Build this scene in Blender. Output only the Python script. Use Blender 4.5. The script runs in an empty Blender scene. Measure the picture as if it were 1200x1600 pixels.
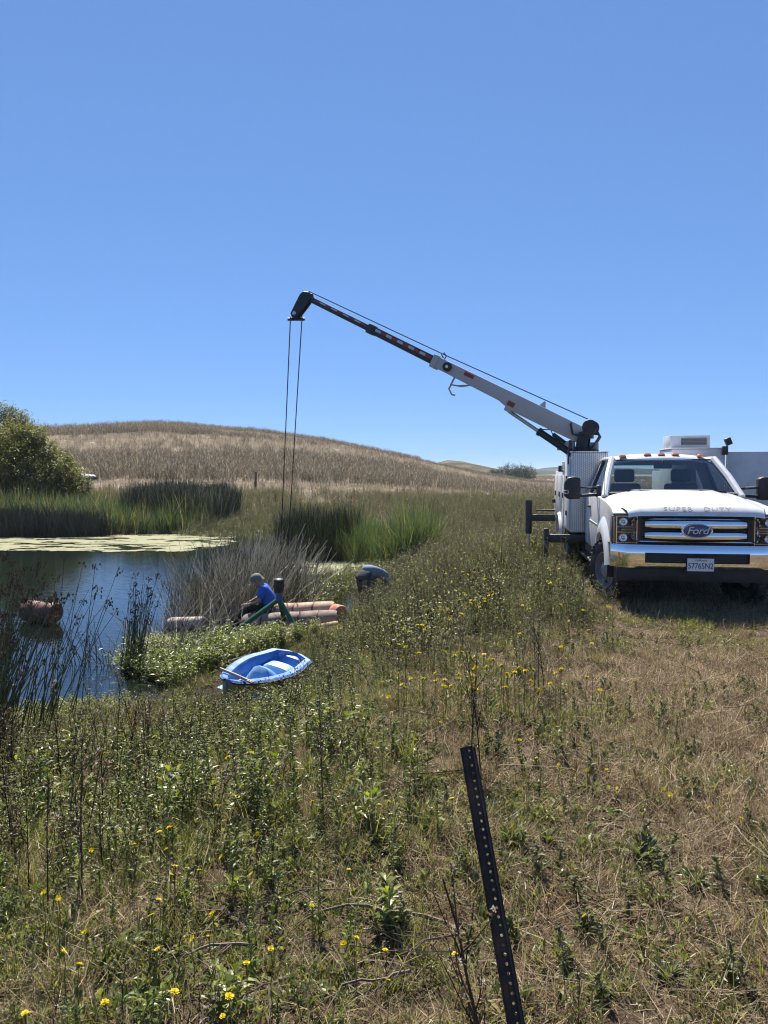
import bpy, bmesh, math, random
import numpy as np
from mathutils import Vector, Matrix, Quaternion, Euler
random.seed(7); RNG = np.random.default_rng(7)
R = math.radians
S = bpy.context.scene
C = S.collection

# ---------------------------------------------------------------- camera
FPX = 1150.0; PITCH = math.atan(60/FPX); CAMZ = 1.75
cam = bpy.data.cameras.new('camera'); camo = bpy.data.objects.new('camera', cam); C.objects.link(camo)
cam.sensor_fit = 'VERTICAL'; cam.sensor_height = 36.0; cam.lens = 36*FPX/1600
cam.clip_start = 0.05; cam.clip_end = 9000
camo.location = (0, 0, CAMZ); camo.rotation_euler = (R(90)-PITCH, 0, 0)
S.camera = camo
# ---------------------------------------------------------------- sky, sun, exposure
SUN_EL, SUN_AZ = 54.0, -9.0          # azimuth from +Y towards +X
w = bpy.data.worlds.new('World'); S.world = w; w.use_nodes = True
wn = w.node_tree; bg = wn.nodes['Background']
sky = wn.nodes.new('ShaderNodeTexSky'); sky.sky_type = 'NISHITA'; sky.sun_disc = False
sky.sun_elevation = R(SUN_EL); sky.sun_rotation = R(SUN_AZ)
sky.altitude = 0; sky.air_density = 0.7; sky.dust_density = 0.0; sky.ozone_density = 10.0
gam = wn.nodes.new('ShaderNodeGamma'); gam.inputs[1].default_value = .5          # clear summer sky: soft gradient, deep blue
tint = wn.nodes.new('ShaderNodeMix'); tint.data_type = 'RGBA'; tint.blend_type = 'MULTIPLY'; tint.inputs[0].default_value = 1; tint.inputs[7].default_value = (1.25, 1.75, 2.52, 1)
wn.links.new(sky.outputs[0], gam.inputs[0]); wn.links.new(gam.outputs[0], tint.inputs[6]); wn.links.new(tint.outputs[2], bg.inputs[0]); bg.inputs[1].default_value = 0.0635
sl = bpy.data.lights.new('sun', 'SUN'); sl.energy = 4.8; sl.angle = R(0.53); sl.color = (1, .93, .82)
so = bpy.data.objects.new('sun', sl); C.objects.link(so)
SUND = Vector((math.sin(R(SUN_AZ))*math.cos(R(SUN_EL)), math.cos(R(SUN_AZ))*math.cos(R(SUN_EL)), math.sin(R(SUN_EL))))
so.rotation_euler = SUND.to_track_quat('Z', 'Y').to_euler(); so.location = (0, 0, 30)
S.view_settings.view_transform = 'Standard'; S.view_settings.look = 'None'
S.view_settings.exposure = 1.12; S.view_settings.gamma = 1.0
S.render.engine = 'CYCLES'
S.cycles.max_bounces = 5; S.cycles.diffuse_bounces = 1; S.cycles.glossy_bounces = 3; S.cycles.transmission_bounces = 4
S.cycles.transparent_max_bounces = 8; S.cycles.caustics_reflective = False; S.cycles.caustics_refractive = False
S.cycles.use_denoising = True; S.cycles.sampling_pattern = 'BLUE_NOISE'; S.cycles.pixel_filter_type = 'BLACKMAN_HARRIS'; S.cycles.filter_width = 1.15
try: S.cycles.denoiser = 'OPENIMAGEDENOISE'; S.cycles.denoising_prefilter = 'ACCURATE'; S.cycles.denoising_input_passes = 'RGB_ALBEDO_NORMAL'
except Exception: pass

# ---------------------------------------------------------------- picture helpers (photo pixels -> world, at a real depth)
def ray(px, py):
    u, v = (px-600)/FPX, (800-py)/FPX
    return Vector((u, math.cos(PITCH)+math.sin(PITCH)*v, -math.sin(PITCH)+math.cos(PITCH)*v))
def at(px, py, Y):
    d = ray(px, py); k = Y/d.y
    return Vector((d.x*k, Y, CAMZ+d.z*k))
def at_z(px, py, z):
    d = ray(px, py); k = (z-CAMZ)/d.z
    return Vector((d.x*k, d.y*k, z))

# ---------------------------------------------------------------- scene helpers
def tag(o, label=None, cat=None, group=None, kind=None):
    if label: o['label'] = label
    if cat: o['category'] = cat
    if group: o['group'] = group
    if kind: o['kind'] = kind
    return o
def empty(name, loc=(0, 0, 0), rz=0.0, label=None, cat=None, group=None):
    o = bpy.data.objects.new(name, None); C.objects.link(o)
    o.location = loc; o.rotation_euler = (0, 0, rz); o.empty_display_size = .2
    return tag(o, label, cat, group)
def link(name, me, mats, parent=None):
    o = bpy.data.objects.new(name, me); C.objects.link(o)
    if parent is not None: o.parent = parent
    if mats is not None and len(me.materials) == 0:
        for m in (mats if isinstance(mats, (list, tuple)) else [mats]): me.materials.append(m)
    return o

class MB:
    """collects polygons for one mesh"""
    def __init__(s): s.v = []; s.f = []; s.m = []
    def add(s, vs, fs, m=0):
        b = len(s.v); s.v += [tuple(p) for p in vs]; s.f += [tuple(b+i for i in f) for f in fs]; s.m += [m]*len(fs); return s
    def box(s, c, d, rot=None, m=0):
        x, y, z = d[0]/2, d[1]/2, d[2]/2
        vs = [Vector(p) for p in ((-x,-y,-z),(x,-y,-z),(x,y,-z),(-x,y,-z),(-x,-y,z),(x,-y,z),(x,y,z),(-x,y,z))]
        if rot is not None: vs = [rot @ p for p in vs]
        c = Vector(c)
        return s.add([p+c for p in vs], [(0,3,2,1),(4,5,6,7),(0,1,5,4),(1,2,6,5),(2,3,7,6),(3,0,4,7)], m)
    def bb(s, x0, x1, y0, y1, z0, z1, m=0):
        return s.box(((x0+x1)/2, (y0+y1)/2, (z0+z1)/2), (abs(x1-x0), abs(y1-y0), abs(z1-z0)), None, m)
    def tube(s, pts, rad, n=8, caps=True, m=0):
        pts = [Vector(p) for p in pts]; k = len(pts)
        if not isinstance(rad, (list, tuple)): rad = [rad]*k
        up = None; rings = []
        for i, p in enumerate(pts):
            t = (pts[min(i+1, k-1)]-pts[max(i-1, 0)]).normalized()
            if up is None:
                a = Vector((0, 0, 1)) if abs(t.z) < .9 else Vector((1, 0, 0)); up = t.cross(a).normalized()
            up = (up - t*up.dot(t)).normalized(); sd = t.cross(up)
            rings.append([p+(up*math.cos(q)+sd*math.sin(q))*rad[i] for q in [2*math.pi*j/n for j in range(n)]])
        vs = [p for r in rings for p in r]
        fs = [(i*n+j, i*n+(j+1) % n, (i+1)*n+(j+1) % n, (i+1)*n+j) for i in range(k-1) for j in range(n)]
        if caps: fs += [tuple(range(n-1, -1, -1)), tuple((k-1)*n+j for j in range(n))]
        return s.add(vs, fs, m)
    def prism(s, poly, axis, a0, a1, m=0):
        """polygon (2 coords) extruded along an axis: 'x' -> poly is (y,z); 'y' -> (x,z); 'z' -> (x,y)"""
        def mk(p, a): return {'x': (a, p[0], p[1]), 'y': (p[0], a, p[1]), 'z': (p[0], p[1], a)}[axis]
        n = len(poly); vs = [mk(p, a0) for p in poly]+[mk(p, a1) for p in poly]
        fs = [tuple(range(n)), tuple(range(2*n-1, n-1, -1))]+[(i, n+i, n+(i+1) % n, (i+1) % n) for i in range(n)]
        return s.add(vs, fs, m)
    def grid(s, rows, m=0, closed=False):
        k, n = len(rows), len(rows[0]); vs = [p for r in rows for p in r]
        fs = [(i*n+j, i*n+(j+1) % n, (i+1)*n+(j+1) % n, (i+1)*n+j) for i in range(k-1) for j in range(n if closed else n-1)]
        return s.add(vs, fs, m)
    def lathe(s, prof, c, axis, n=24, m=0):
        """profile (radius, along) round an axis through c"""
        c = Vector(c); ax = Vector(axis).normalized(); a = Vector((0, 0, 1)) if abs(ax.z) < .9 else Vector((1, 0, 0))
        u = ax.cross(a).normalized(); v = ax.cross(u)
        rows = [[c+ax*h+(u*math.cos(2*math.pi*j/n)+v*math.sin(2*math.pi*j/n))*r for j in range(n)] for r, h in prof]
        return s.grid(rows, m, True)
    def ball(s, c, r, n=12, k=8, m=0, rot=None):
        r = Vector(r) if not isinstance(r, (int, float)) else Vector((r, r, r)); c = Vector(c); rows = []
        for i in range(k+1):
            t = math.pi*i/k; t = min(max(t, .03), math.pi-.03)
            row = []
            for j in range(n):
                p = Vector((r.x*math.sin(t)*math.cos(2*math.pi*j/n), r.y*math.sin(t)*math.sin(2*math.pi*j/n), r.z*math.cos(t)))
                row.append(c+(rot @ p if rot is not None else p))
            rows.append(row)
        return s.grid(rows, m, True)
    def mesh(s, name, bevel=0, seg=2, smooth=True, angle=35, weld=False):
        me = bpy.data.meshes.new(name); me.from_pydata(s.v, [], s.f)
        if any(s.m): me.polygons.foreach_set('material_index', s.m)
        bm = bmesh.new(); bm.from_mesh(me)
        if weld: bmesh.ops.remove_doubles(bm, verts=bm.verts, dist=1e-5)
        bmesh.ops.recalc_face_normals(bm, faces=bm.faces)
        if bevel:
            es = [e for e in bm.edges if len(e.link_faces) == 2 and e.calc_face_angle(0) > R(30)]
            bmesh.ops.bevel(bm, geom=es, offset=bevel, segments=seg, affect='EDGES', profile=.5, clamp_overlap=True)
        bm.to_mesh(me); bm.free()
        if smooth:
            me.polygons.foreach_set('use_smooth', [True]*len(me.polygons)); me.set_sharp_from_angle(angle=R(angle))
        return me
    def build(s, name, mats, parent=None, **kw): return link(name, s.mesh(name, **kw), mats, parent)

def text_mesh(body, size, depth, shear=0, spacing=1.0, res=3, xscale=1.0):
    cu = bpy.data.curves.new('t', 'FONT'); cu.body = body; cu.size = size; cu.extrude = depth; cu.shear = shear; cu.space_character = spacing
    cu.align_x = 'CENTER'; cu.align_y = 'CENTER'; cu.resolution_u = res
    o = bpy.data.objects.new('t', cu); C.objects.link(o); dg = bpy.context.evaluated_depsgraph_get(); dg.update()
    me = bpy.data.meshes.new_from_object(o.evaluated_get(dg)); bpy.data.objects.remove(o); bpy.data.curves.remove(cu)
    me.materials.clear()
    if xscale != 1.0: me.transform(Matrix.Diagonal((xscale, 1, 1, 1)))
    return me

# ---------------------------------------------------------------- materials
def nt(name):
    m = bpy.data.materials.new(name); m.use_nodes = True; t = m.node_tree
    return m, t, t.nodes['Principled BSDF'], t.nodes['Material Output']
def N(t, kind, **kw):
    n = t.nodes.new(kind)
    for k, v in kw.items(): setattr(n, k, v)
    return n
def noise(t, scale, detail=4, rough=.55, coord='Object', sc=None):
    tc = N(t, 'ShaderNodeTexCoord'); nz = N(t, 'ShaderNodeTexNoise'); nz.inputs['Scale'].default_value = scale
    nz.inputs['Detail'].default_value = detail; nz.inputs['Roughness'].default_value = rough
    if sc:
        mp = N(t, 'ShaderNodeMapping'); mp.inputs['Scale'].default_value = sc
        t.links.new(tc.outputs[coord], mp.inputs[0]); t.links.new(mp.outputs[0], nz.inputs['Vector'])
    else: t.links.new(tc.outputs[coord], nz.inputs['Vector'])
    return nz.outputs['Fac']
def ramp(t, fac, stops, interp='LINEAR'):
    r = N(t, 'ShaderNodeValToRGB'); r.color_ramp.interpolation = interp; e = r.color_ramp.elements
    while len(e) < len(stops): e.new(.5)
    for i, (p, c) in enumerate(stops): e[i].position = p; e[i].color = (*c, 1) if len(c) == 3 else c
    t.links.new(fac, r.inputs[0]); return r.outputs[0]
def mixc(t, a, b, fac):
    m = N(t, 'ShaderNodeMix', data_type='RGBA')
    for k, v in ((6, a), (7, b), (0, fac)):
        if hasattr(v, 'links') or hasattr(v, 'is_output'): t.links.new(v, m.inputs[k])
        else: m.inputs[k].default_value = (*v, 1) if isinstance(v, tuple) and len(v) == 3 else v
    return m.outputs[2]
def paint(name, col, rough=.4, metal=0.0, coat=0.0, var=.12, nscale=3.0, bump=0.0, bscale=60, dust=None):
    m, t, p, o = nt(name)
    f = noise(t, nscale, 5)
    dk = tuple(c*(1-var) for c in col); lt = tuple(min(1, c*(1+var*.4)) for c in col)
    cc = ramp(t, f, [(.3, dk), (.7, lt)])
    if dust:
        df = ramp(t, noise(t, 7, 6, .7), [(.45, (0, 0, 0)), (.75, (dust[1],)*3)]); cc = mixc(t, cc, dust[0], df)
    t.links.new(cc, p.inputs['Base Color'])
    p.inputs['Roughness'].default_value = rough; p.inputs['Metallic'].default_value = metal
    if coat: p.inputs['Coat Weight'].default_value = coat; p.inputs['Coat Roughness'].default_value = .06
    rr = ramp(t, noise(t, nscale*4, 4), [(.3, (rough*.85,)*3), (.7, (min(1, rough*1.2),)*3)]); t.links.new(rr, p.inputs['Roughness'])
    if bump:
        b = N(t, 'ShaderNodeBump'); b.inputs['Strength'].default_value = bump; b.inputs['Distance'].default_value = .01
        t.links.new(noise(t, bscale, 3), b.inputs['Height']); t.links.new(b.outputs[0], p.inputs['Normal'])
    return m
def leafm(name, c1, c2, c3=None, trans=.35, rough=.55, spec=.3):
    """foliage: colour differs from plant to plant, light passes through"""
    m, t, p, o = nt(name)
    oi = N(t, 'ShaderNodeObjectInfo'); ge = N(t, 'ShaderNodeNewGeometry')
    ad = N(t, 'ShaderNodeMath', operation='ADD'); fr = N(t, 'ShaderNodeMath', operation='FRACT')
    t.links.new(oi.outputs['Random'], ad.inputs[0]); t.links.new(ge.outputs['Random Per Island'], ad.inputs[1]); t.links.new(ad.outputs[0], fr.inputs[0])
    st = [(.0, c1), (.6, c2), (1, c3 or c2)]
    cc = ramp(t, fr.outputs[0], st)
    t.links.new(cc, p.inputs['Base Color']); p.inputs['Roughness'].default_value = rough; p.inputs['Specular IOR Level'].default_value = spec
    tr = N(t, 'ShaderNodeBsdfTranslucent'); mx = N(t, 'ShaderNodeMixShader'); mx.inputs[0].default_value = trans
    hs = N(t, 'ShaderNodeHueSaturation'); hs.inputs['Saturation'].default_value = 1.15; hs.inputs['Value'].default_value = 1.3
    t.links.new(cc, hs.inputs['Color']); t.links.new(hs.outputs[0], tr.inputs[0])
    t.links.new(p.outputs[0], mx.inputs[1]); t.links.new(tr.outputs[0], mx.inputs[2]); t.links.new(mx.outputs[0], o.inputs[0])
    return m
def glassm(name, tint=(.75, .85, .83), spec=.9, ior=1.5):
    m, t, p, o = nt(name); t.nodes.remove(p)
    tr = N(t, 'ShaderNodeBsdfTransparent'); tr.inputs[0].default_value = (*tint, 1)
    gl = N(t, 'ShaderNodeBsdfGlossy'); gl.inputs['Roughness'].default_value = .015; gl.inputs[0].default_value = (spec, spec, spec, 1)
    fr = N(t, 'ShaderNodeFresnel'); fr.inputs[0].default_value = ior; mx = N(t, 'ShaderNodeMixShader')
    t.links.new(fr.outputs[0], mx.inputs[0]); t.links.new(tr.outputs[0], mx.inputs[1]); t.links.new(gl.outputs[0], mx.inputs[2]); t.links.new(mx.outputs[0], o.inputs[0])
    return m
M = {}
M['white'] = paint('white_paint', (.68, .69, .70), .34, coat=.4, var=.08, dust=((.42, .35, .26), .42))
M['white2'] = paint('white_powder_coat', (.60, .61, .62), .45, coat=.2, var=.1, dust=((.42, .36, .28), .35))
M['boomw'] = paint('boom_white', (.40, .40, .40), .45, var=.10, dust=((.4, .36, .3), .3))
M['black'] = paint('black_plastic', (.018, .018, .02), .5, var=.3, dust=((.2, .17, .13), .12))
M['blacks'] = paint('black_steel', (.016, .017, .020), .42, var=.3, dust=((.16, .13, .1), .15))
M['chrome'] = paint('chrome', (.86, .87, .89), .07, metal=1, var=.04)
M['steel'] = paint('steel', (.5, .5, .5), .3, metal=1, var=.2)
M['rubber'] = paint('rubber', (.022, .021, .020), .8, var=.3, bump=.4, bscale=40, dust=((.22, .18, .13), .45))
M['rim'] = paint('painted_rim', (.26, .26, .265), .45, var=.25, dust=((.16, .13, .1), .6))
M['glass'] = glassm('clear_glass', (.90, .97, .95), 1.0, 1.7)
M['glassd'] = glassm('side_glass', (.42, .48, .48))
M['lens'] = glassm('lamp_lens', (.9, .92, .95))
M['grey'] = paint('grey_interior', (.23, .235, .23), .7, var=.15)
M['greyd'] = paint('dark_interior', (.055, .06, .062), .75, var=.2)
M['amber'] = paint('amber_lens', (.55, .16, .02), .2, coat=.5, var=.1)
M['amber2'] = paint('pale_amber_lens', (.42, .27, .12), .2, coat=.5, var=.1)
M['lampgrey'] = paint('lamp_grey', (.10, .105, .11), .3, var=.2)
M['red'] = paint('red_print', (.28, .035, .03), .5, var=.2)
M['blue'] = paint('emblem_blue', (.012, .03, .13), .2, coat=.8, var=.1)
M['plate'] = paint('plate_white', (.72, .73, .72), .4, var=.08)
M['navy'] = paint('plate_blue', (.02, .03, .12), .5)
M['letter'] = paint('letter_grey', (.45, .46, .48), .4)
M['cable'] = paint('wire_rope', (.05, .05, .055), .55, metal=.6)
def diamond():
    m, t, p, o = nt('diamond_plate'); p.inputs['Metallic'].default_value = 1; p.inputs['Roughness'].default_value = .34
    p.inputs['Base Color'].default_value = (.62, .62, .63, 1)
    tc = N(t, 'ShaderNodeTexCoord'); hs = []
    for rot, off in ((45, 0), (-45, .5)):
        mp = N(t, 'ShaderNodeMapping'); mp.inputs['Rotation'].default_value = (0, R(rot), 0); mp.inputs['Scale'].default_value = (22, 22, 48)
        if off: mp.inputs['Location'].default_value = (off, 0, off)
        fr = N(t, 'ShaderNodeVectorMath', operation='FRACTION'); sb = N(t, 'ShaderNodeVectorMath', operation='SUBTRACT'); sb.inputs[1].default_value = (.5, .5, .5)
        ab = N(t, 'ShaderNodeVectorMath', operation='ABSOLUTE'); sx = N(t, 'ShaderNodeSeparateXYZ')
        t.links.new(tc.outputs['Object'], mp.inputs[0]); t.links.new(mp.outputs[0], fr.inputs[0]); t.links.new(fr.outputs[0], sb.inputs[0]); t.links.new(sb.outputs[0], ab.inputs[0]); t.links.new(ab.outputs[0], sx.inputs[0])
        mxn = N(t, 'ShaderNodeMath', operation='MAXIMUM'); ml = N(t, 'ShaderNodeMath', operation='MULTIPLY'); ml.inputs[1].default_value = 1.6
        t.links.new(sx.outputs['Z'], ml.inputs[0]); t.links.new(sx.outputs['X'], mxn.inputs[0]); t.links.new(ml.outputs[0], mxn.inputs[1])
        lt = N(t, 'ShaderNodeMath', operation='LESS_THAN'); lt.inputs[1].default_value = .36; t.links.new(mxn.outputs[0], lt.inputs[0]); hs.append(lt.outputs[0])
    mx = N(t, 'ShaderNodeMath', operation='MAXIMUM'); t.links.new(hs[0], mx.inputs[0]); t.links.new(hs[1], mx.inputs[1])
    b = N(t, 'ShaderNodeBump'); b.inputs['Strength'].default_value = 1.0; b.inputs['Distance'].default_value = .02
    t.links.new(mx.outputs[0], b.inputs['Height']); t.links.new(b.outputs[0], p.inputs['Normal'])
    rr = ramp(t, noise(t, 5, 5), [(.3, (.28,)*3), (.7, (.5,)*3)]); t.links.new(rr, p.inputs['Roughness'])
    t.links.new(ramp(t, mx.outputs[0], [(.0, (.28, .29, .30)), (1, (.66, .66, .67))]), p.inputs['Base Color'])
    return m
M['diamond'] = diamond()

# value noise on numpy arrays
def _h(i, j, s):
    n = (i*374761393+j*668265263+s*974711) & 0x7fffffff
    n = ((n ^ (n >> 13))*1274126177) & 0x7fffffff
    return ((n ^ (n >> 16)) & 0xffff)/65535.0
def vn(x, y, sc, seed=0, octv=3):
    x = np.asarray(x, float)/sc; y = np.asarray(y, float)/sc; out = 0; a = 1; tot = 0
    for o in range(octv):
        i = np.floor(x).astype(np.int64); j = np.floor(y).astype(np.int64); fx = x-i; fy = y-j
        fx = fx*fx*(3-2*fx); fy = fy*fy*(3-2*fy); s = seed+o*17
        out = out+a*((_h(i, j, s)*(1-fx)+_h(i+1, j, s)*fx)*(1-fy)+(_h(i, j+1, s)*(1-fx)+_h(i+1, j+1, s)*fx)*fy)
        tot += a; a *= .5; x = x*2.03; y = y*2.03
    return out/tot
def sstep(a, b, x):
    t = np.clip((np.asarray(x, float)-a)/(b-a), 0, 1); return t*t*(3-2*t)
# ================================================================ the land
WATER = -1.15
POND = np.array([(-6.5, 8.4), (-4.6, 8.5), (-3.8, 8.75), (-3.0, 9.0), (-2.75, 10.2), (-2.7, 11.6), (-2.0, 12.6), (-1.3, 13.2), (-.75, 15.2), (-.2, 18.5), (.4, 22), (.9, 25.5),
                 (.2, 29.5), (-3.5, 33), (-8.2, 35), (-17.7, 34.5), (-23, 30), (-24, 20), (-14, 12), (-9, 9)])
def pond_d(x, y):
    """signed distance to the pond's edge, positive on land"""
    x = np.asarray(x, float); y = np.asarray(y, float); d = np.full(x.shape, 1e9); ins = np.zeros(x.shape, bool)
    n = len(POND)
    for k in range(n):
        a = POND[k]; b = POND[(k+1) % n]; e = b-a
        t = np.clip(((x-a[0])*e[0]+(y-a[1])*e[1])/(e@e), 0, 1)
        d = np.minimum(d, np.hypot(x-a[0]-t*e[0], y-a[1]-t*e[1]))
        c = ((a[1] > y) != (b[1] > y)); xi = a[0]+(y-a[1])*(b[0]-a[0])/((b[1]-a[1]) if b[1] != a[1] else 1e-9)
        ins ^= c & (x < xi)
    return np.where(ins, -d, d)
HX = [-400, -160, -110, -75, -46, -26, -13, 0, 13, 21, 30, 45, 80, 400]
HZ = [7, 8.5, 10.0, 10.7, 11.8, 10.2, 8.3, 5.9, 3.0, 1.1, -.3, -.5, -.3, .0]
def terrain(x, y):
    x = np.asarray(x, float); y = np.asarray(y, float)
    d = pond_d(x, y)+(vn(x, y, 1.1, 3, 2)-.5)*.5*np.clip((40-y)/20, 0, 1)
    near = sstep(12, 30, y)
    wdt = 5.2+near*5+3.4*sstep(.2, -2, x)*(1-sstep(11, 14, y))
    land = -1.2+(1.22-.15*near)*sstep(-.15, 1, d/wdt)**.8
    z = np.where(d > 0, land, -1.2-np.minimum(.9, .45*np.abs(d)))
    t = np.clip((y-40)/112, 0, 1); s = t*.55+t*t*(3-2*t)*.45
    fall = 1-.8*sstep(155, 420, y)
    z = z+np.interp(x*(150/np.clip(y, 45, 150))**.9, HX, HZ)*s*fall
    rug = np.clip((y-30)/60, 0, 1)*np.clip((700-y)/300, 0, 1)
    z = z+(vn(x, y, 22, 11, 3)-.5)*.9*rug
    # trampled hollow where the boat lies
    bx, by, ex, ey = -1.95, 8.95, .72, 1.85; tt = np.clip(((x-bx)*ex+(y-by)*ey)/(ex*ex+ey*ey), 0, 1); q = np.hypot(x-bx-tt*ex, y-by-tt*ey)
    z = np.minimum(z, (-1.115+.04*tt)*(1-sstep(.5, 1.5, q))+np.maximum(z, -1.2)*sstep(.5, 1.5, q))
    z = z+(vn(x, y, .55, 5, 3)-.5)*.10*np.clip(d/2, 0, 1)*np.clip((30-y)/10, .2, 1)*(.3+.7*sstep(.4, 1, q))
    return z
def T(x, y): return float(terrain(np.array([x]), np.array([y]))[0])
def drop(px, py, h=0.0, y0=1.2):
    """first point along the ray of a photo pixel that is h above the ground"""
    d = ray(px, py); ys = np.arange(y0, 60, .02); k = ys/d.y
    X = d.x*k; Z = CAMZ+d.z*k; g = terrain(X, ys)+h
    i = int(np.argmax(Z <= g)); 
    return Vector((X[i], ys[i], g[i]-h))

def axis(near, step, growth, far):
    a = [0.0]; s = step
    while a[-1] < far:
        if a[-1] > near: s *= growth
        a.append(a[-1]+s)
    return a
_xa = axis(9, .16, 1.09, 3500); XS = np.array([-v for v in _xa[:0:-1]]+_xa)
_ya = axis(18, .16, 1.05, 4500); YS = np.array([-v for v in axis(2, .4, 1.3, 60)[:0:-1]]+_ya)
def ground_mesh():
    X, Y = np.meshgrid(XS, YS); Z = terrain(X.ravel(), Y.ravel()).reshape(X.shape)
    nx, ny = len(XS), len(YS); co = np.stack([X, Y, Z], -1).reshape(-1, 3)
    i = np.arange(nx-1)[None, :]+np.arange(ny-1)[:, None]*nx
    f = np.stack([i, i+1, i+1+nx, i+nx], -1).reshape(-1, 4)
    me = bpy.data.meshes.new('ground'); me.from_pydata(co.tolist(), [], f.tolist())
    me.polygons.foreach_set('use_smooth', [True]*len(me.polygons)); return me
def ground_mat():
    m, t, p, o = nt('dry_meadow_soil'); p.inputs['Roughness'].default_value = .95; p.inputs['Specular IOR Level'].default_value = .1
    big = noise(t, .09, 5, .6, sc=(1, 1.6, 1)); mid = noise(t, 1.3, 6, .65); fine = noise(t, 38, 5, .7)
    a = ramp(t, mid, [(.30, (.07, .045, .028)), (.42, (.13, .085, .055)), (.52, (.15, .11, .075)), (.66, (.23, .175, .11)), (.8, (.34, .265, .16))])
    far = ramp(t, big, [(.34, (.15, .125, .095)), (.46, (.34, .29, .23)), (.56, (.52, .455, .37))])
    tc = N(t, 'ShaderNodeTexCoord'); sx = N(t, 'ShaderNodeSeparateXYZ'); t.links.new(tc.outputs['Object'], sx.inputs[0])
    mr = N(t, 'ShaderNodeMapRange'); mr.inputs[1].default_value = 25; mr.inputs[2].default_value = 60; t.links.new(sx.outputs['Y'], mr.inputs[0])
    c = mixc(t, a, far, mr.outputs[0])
    c2 = mixc(t, c, (.05, .036, .024), ramp(t, fine, [(.38, (.75,)*3), (.55, (0, 0, 0))]))
    # wet dark mud by the water line
    mz = N(t, 'ShaderNodeMapRange'); mz.inputs[1].default_value = -1.12; mz.inputs[2].default_value = -.8; mz.inputs[3].default_value = 1; mz.inputs[4].default_value = 0
    t.links.new(sx.outputs['Z'], mz.inputs[0]); c3 = mixc(t, c2, (.035, .030, .020), mz.outputs[0])
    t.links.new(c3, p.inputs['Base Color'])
    b = N(t, 'ShaderNodeBump'); b.inputs['Strength'].default_value = .9; b.inputs['Distance'].default_value = .03
    t.links.new(noise(t, 45, 6, .75), b.inputs['Height']); t.links.new(b.outputs[0], p.inputs['Normal'])
    return m
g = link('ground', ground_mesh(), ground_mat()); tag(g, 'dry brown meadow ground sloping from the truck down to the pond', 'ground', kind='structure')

def water_mat():
    m, t, p, o = nt('pond_water'); p.inputs['Base Color'].default_value = (.006, .010, .008, 1); p.inputs['Roughness'].default_value = .03; p.inputs['IOR'].default_value = 1.45
    p.inputs['Specular IOR Level'].default_value = .6
    b = N(t, 'ShaderNodeBump'); b.inputs['Strength'].default_value = .30; b.inputs['Distance'].default_value = .02
    t.links.new(noise(t, 6, 3, .5, sc=(.6, 1.5, 1)), b.inputs['Height']); t.links.new(b.outputs[0], p.inputs['Normal']); return m
mb = MB(); xs = np.linspace(-27, 3, 31); ys = np.linspace(7, 38, 32)
mb.grid([[(x, y, WATER) for x in xs] for y in ys]); o = mb.build('pond_water', water_mat()); tag(o, 'dark still pond water reflecting blue sky and reeds', 'water', kind='structure')

def algae_mat():
    m, t, p, o = nt('algae'); p.inputs['Roughness'].default_value = .8
    c = ramp(t, noise(t, 2.2, 6, .7, sc=(1, .35, 1)), [(.3, (.05, .06, .02)), (.42, (.15, .155, .06)), (.54, (.21, .205, .10)), (.66, (.165, .175, .06)), (.8, (.09, .10, .03))])
    t.links.new(c, p.inputs['Base Color'])
    b = N(t, 'ShaderNodeBump'); b.inputs['Strength'].default_value = .6; b.inputs['Distance'].default_value = .01; t.links.new(noise(t, 25, 4), b.inputs['Height']); t.links.new(b.outputs[0], p.inputs['Normal'])
    return m
ALG = algae_mat()
def algae(outline, label, holes=.0, cell=.25, seed=1, keep=.0, zoff=.006):
    """a thin ragged floating mat: cells of a fine grid kept by a noisy edge"""
    P = np.array(outline); x0, y0 = P.min(0)-.5; x1, y1 = P.max(0)+.5
    xs = np.arange(x0, x1, cell); ys = np.arange(y0, y1, cell*1.0); X, Y = np.meshgrid(xs, ys)
    d = np.full(X.shape, 1e9); ins = np.zeros(X.shape, bool)
    for k in range(len(P)):
        a = P[k]; b = P[(k+1) % len(P)]; e = b-a; tt = np.clip(((X-a[0])*e[0]+(Y-a[1])*e[1])/(e@e), 0, 1)
        d = np.minimum(d, np.hypot(X-a[0]-tt*e[0], Y-a[1]-tt*e[1])); ins ^= ((a[1] > Y) != (b[1] > Y)) & (X < a[0]+(Y-a[1])*(b[0]-a[0])/((b[1]-a[1]) or 1e-9))
    f = np.where(ins, d, -d)+(vn(X*.7, Y, .9, seed, 5)-.5)*2.0*min(1, cell*8)-keep
    hole = vn(X*.55, Y*1.3, .55, seed+9, 4) < holes
    ok = (f > 0) & ~hole; nx = len(xs); mb = MB(); used = {}
    def vid(j, i):
        k = (j, i)
        if k not in used:
            jit = (_h(np.int64(i), np.int64(j), seed)-.5)*cell*.7; jit2 = (_h(np.int64(j), np.int64(i), seed+3)-.5)*cell*.7
            used[k] = len(mb.v); mb.v.append((xs[i]+jit, ys[j]+jit2, WATER+zoff+.012*float(vn(xs[i], ys[j], .5, seed+5, 2))))
        return used[k]
    for j in range(len(ys)-1):
        for i in range(nx-1):
            if ok[j, i]: mb.f.append((vid(j, i), vid(j, i+1), vid(j+1, i+1), vid(j+1, i))); mb.m.append(0)
    o = mb.build('algae_mat', ALG); tag(o, label, 'algae', kind='stuff')
algae([(-20, 28.0), (-14, 27.6), (-9.5, 27.2), (-7.3, 27.6), (-6.2, 29.0), (-7, 34.2), (-9, 36), (-20, 36)], 'pale yellow green algae scum floating along the far reed edge', .43, .10, 2)
algae([(-3.2, 20.8), (-.3, 20.6), (.1, 23.0), (-.4, 24.5), (-3.4, 24.2)], 'pale algae scum in the gap before the round green cattail stand', .3, .16, 5)
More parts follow.
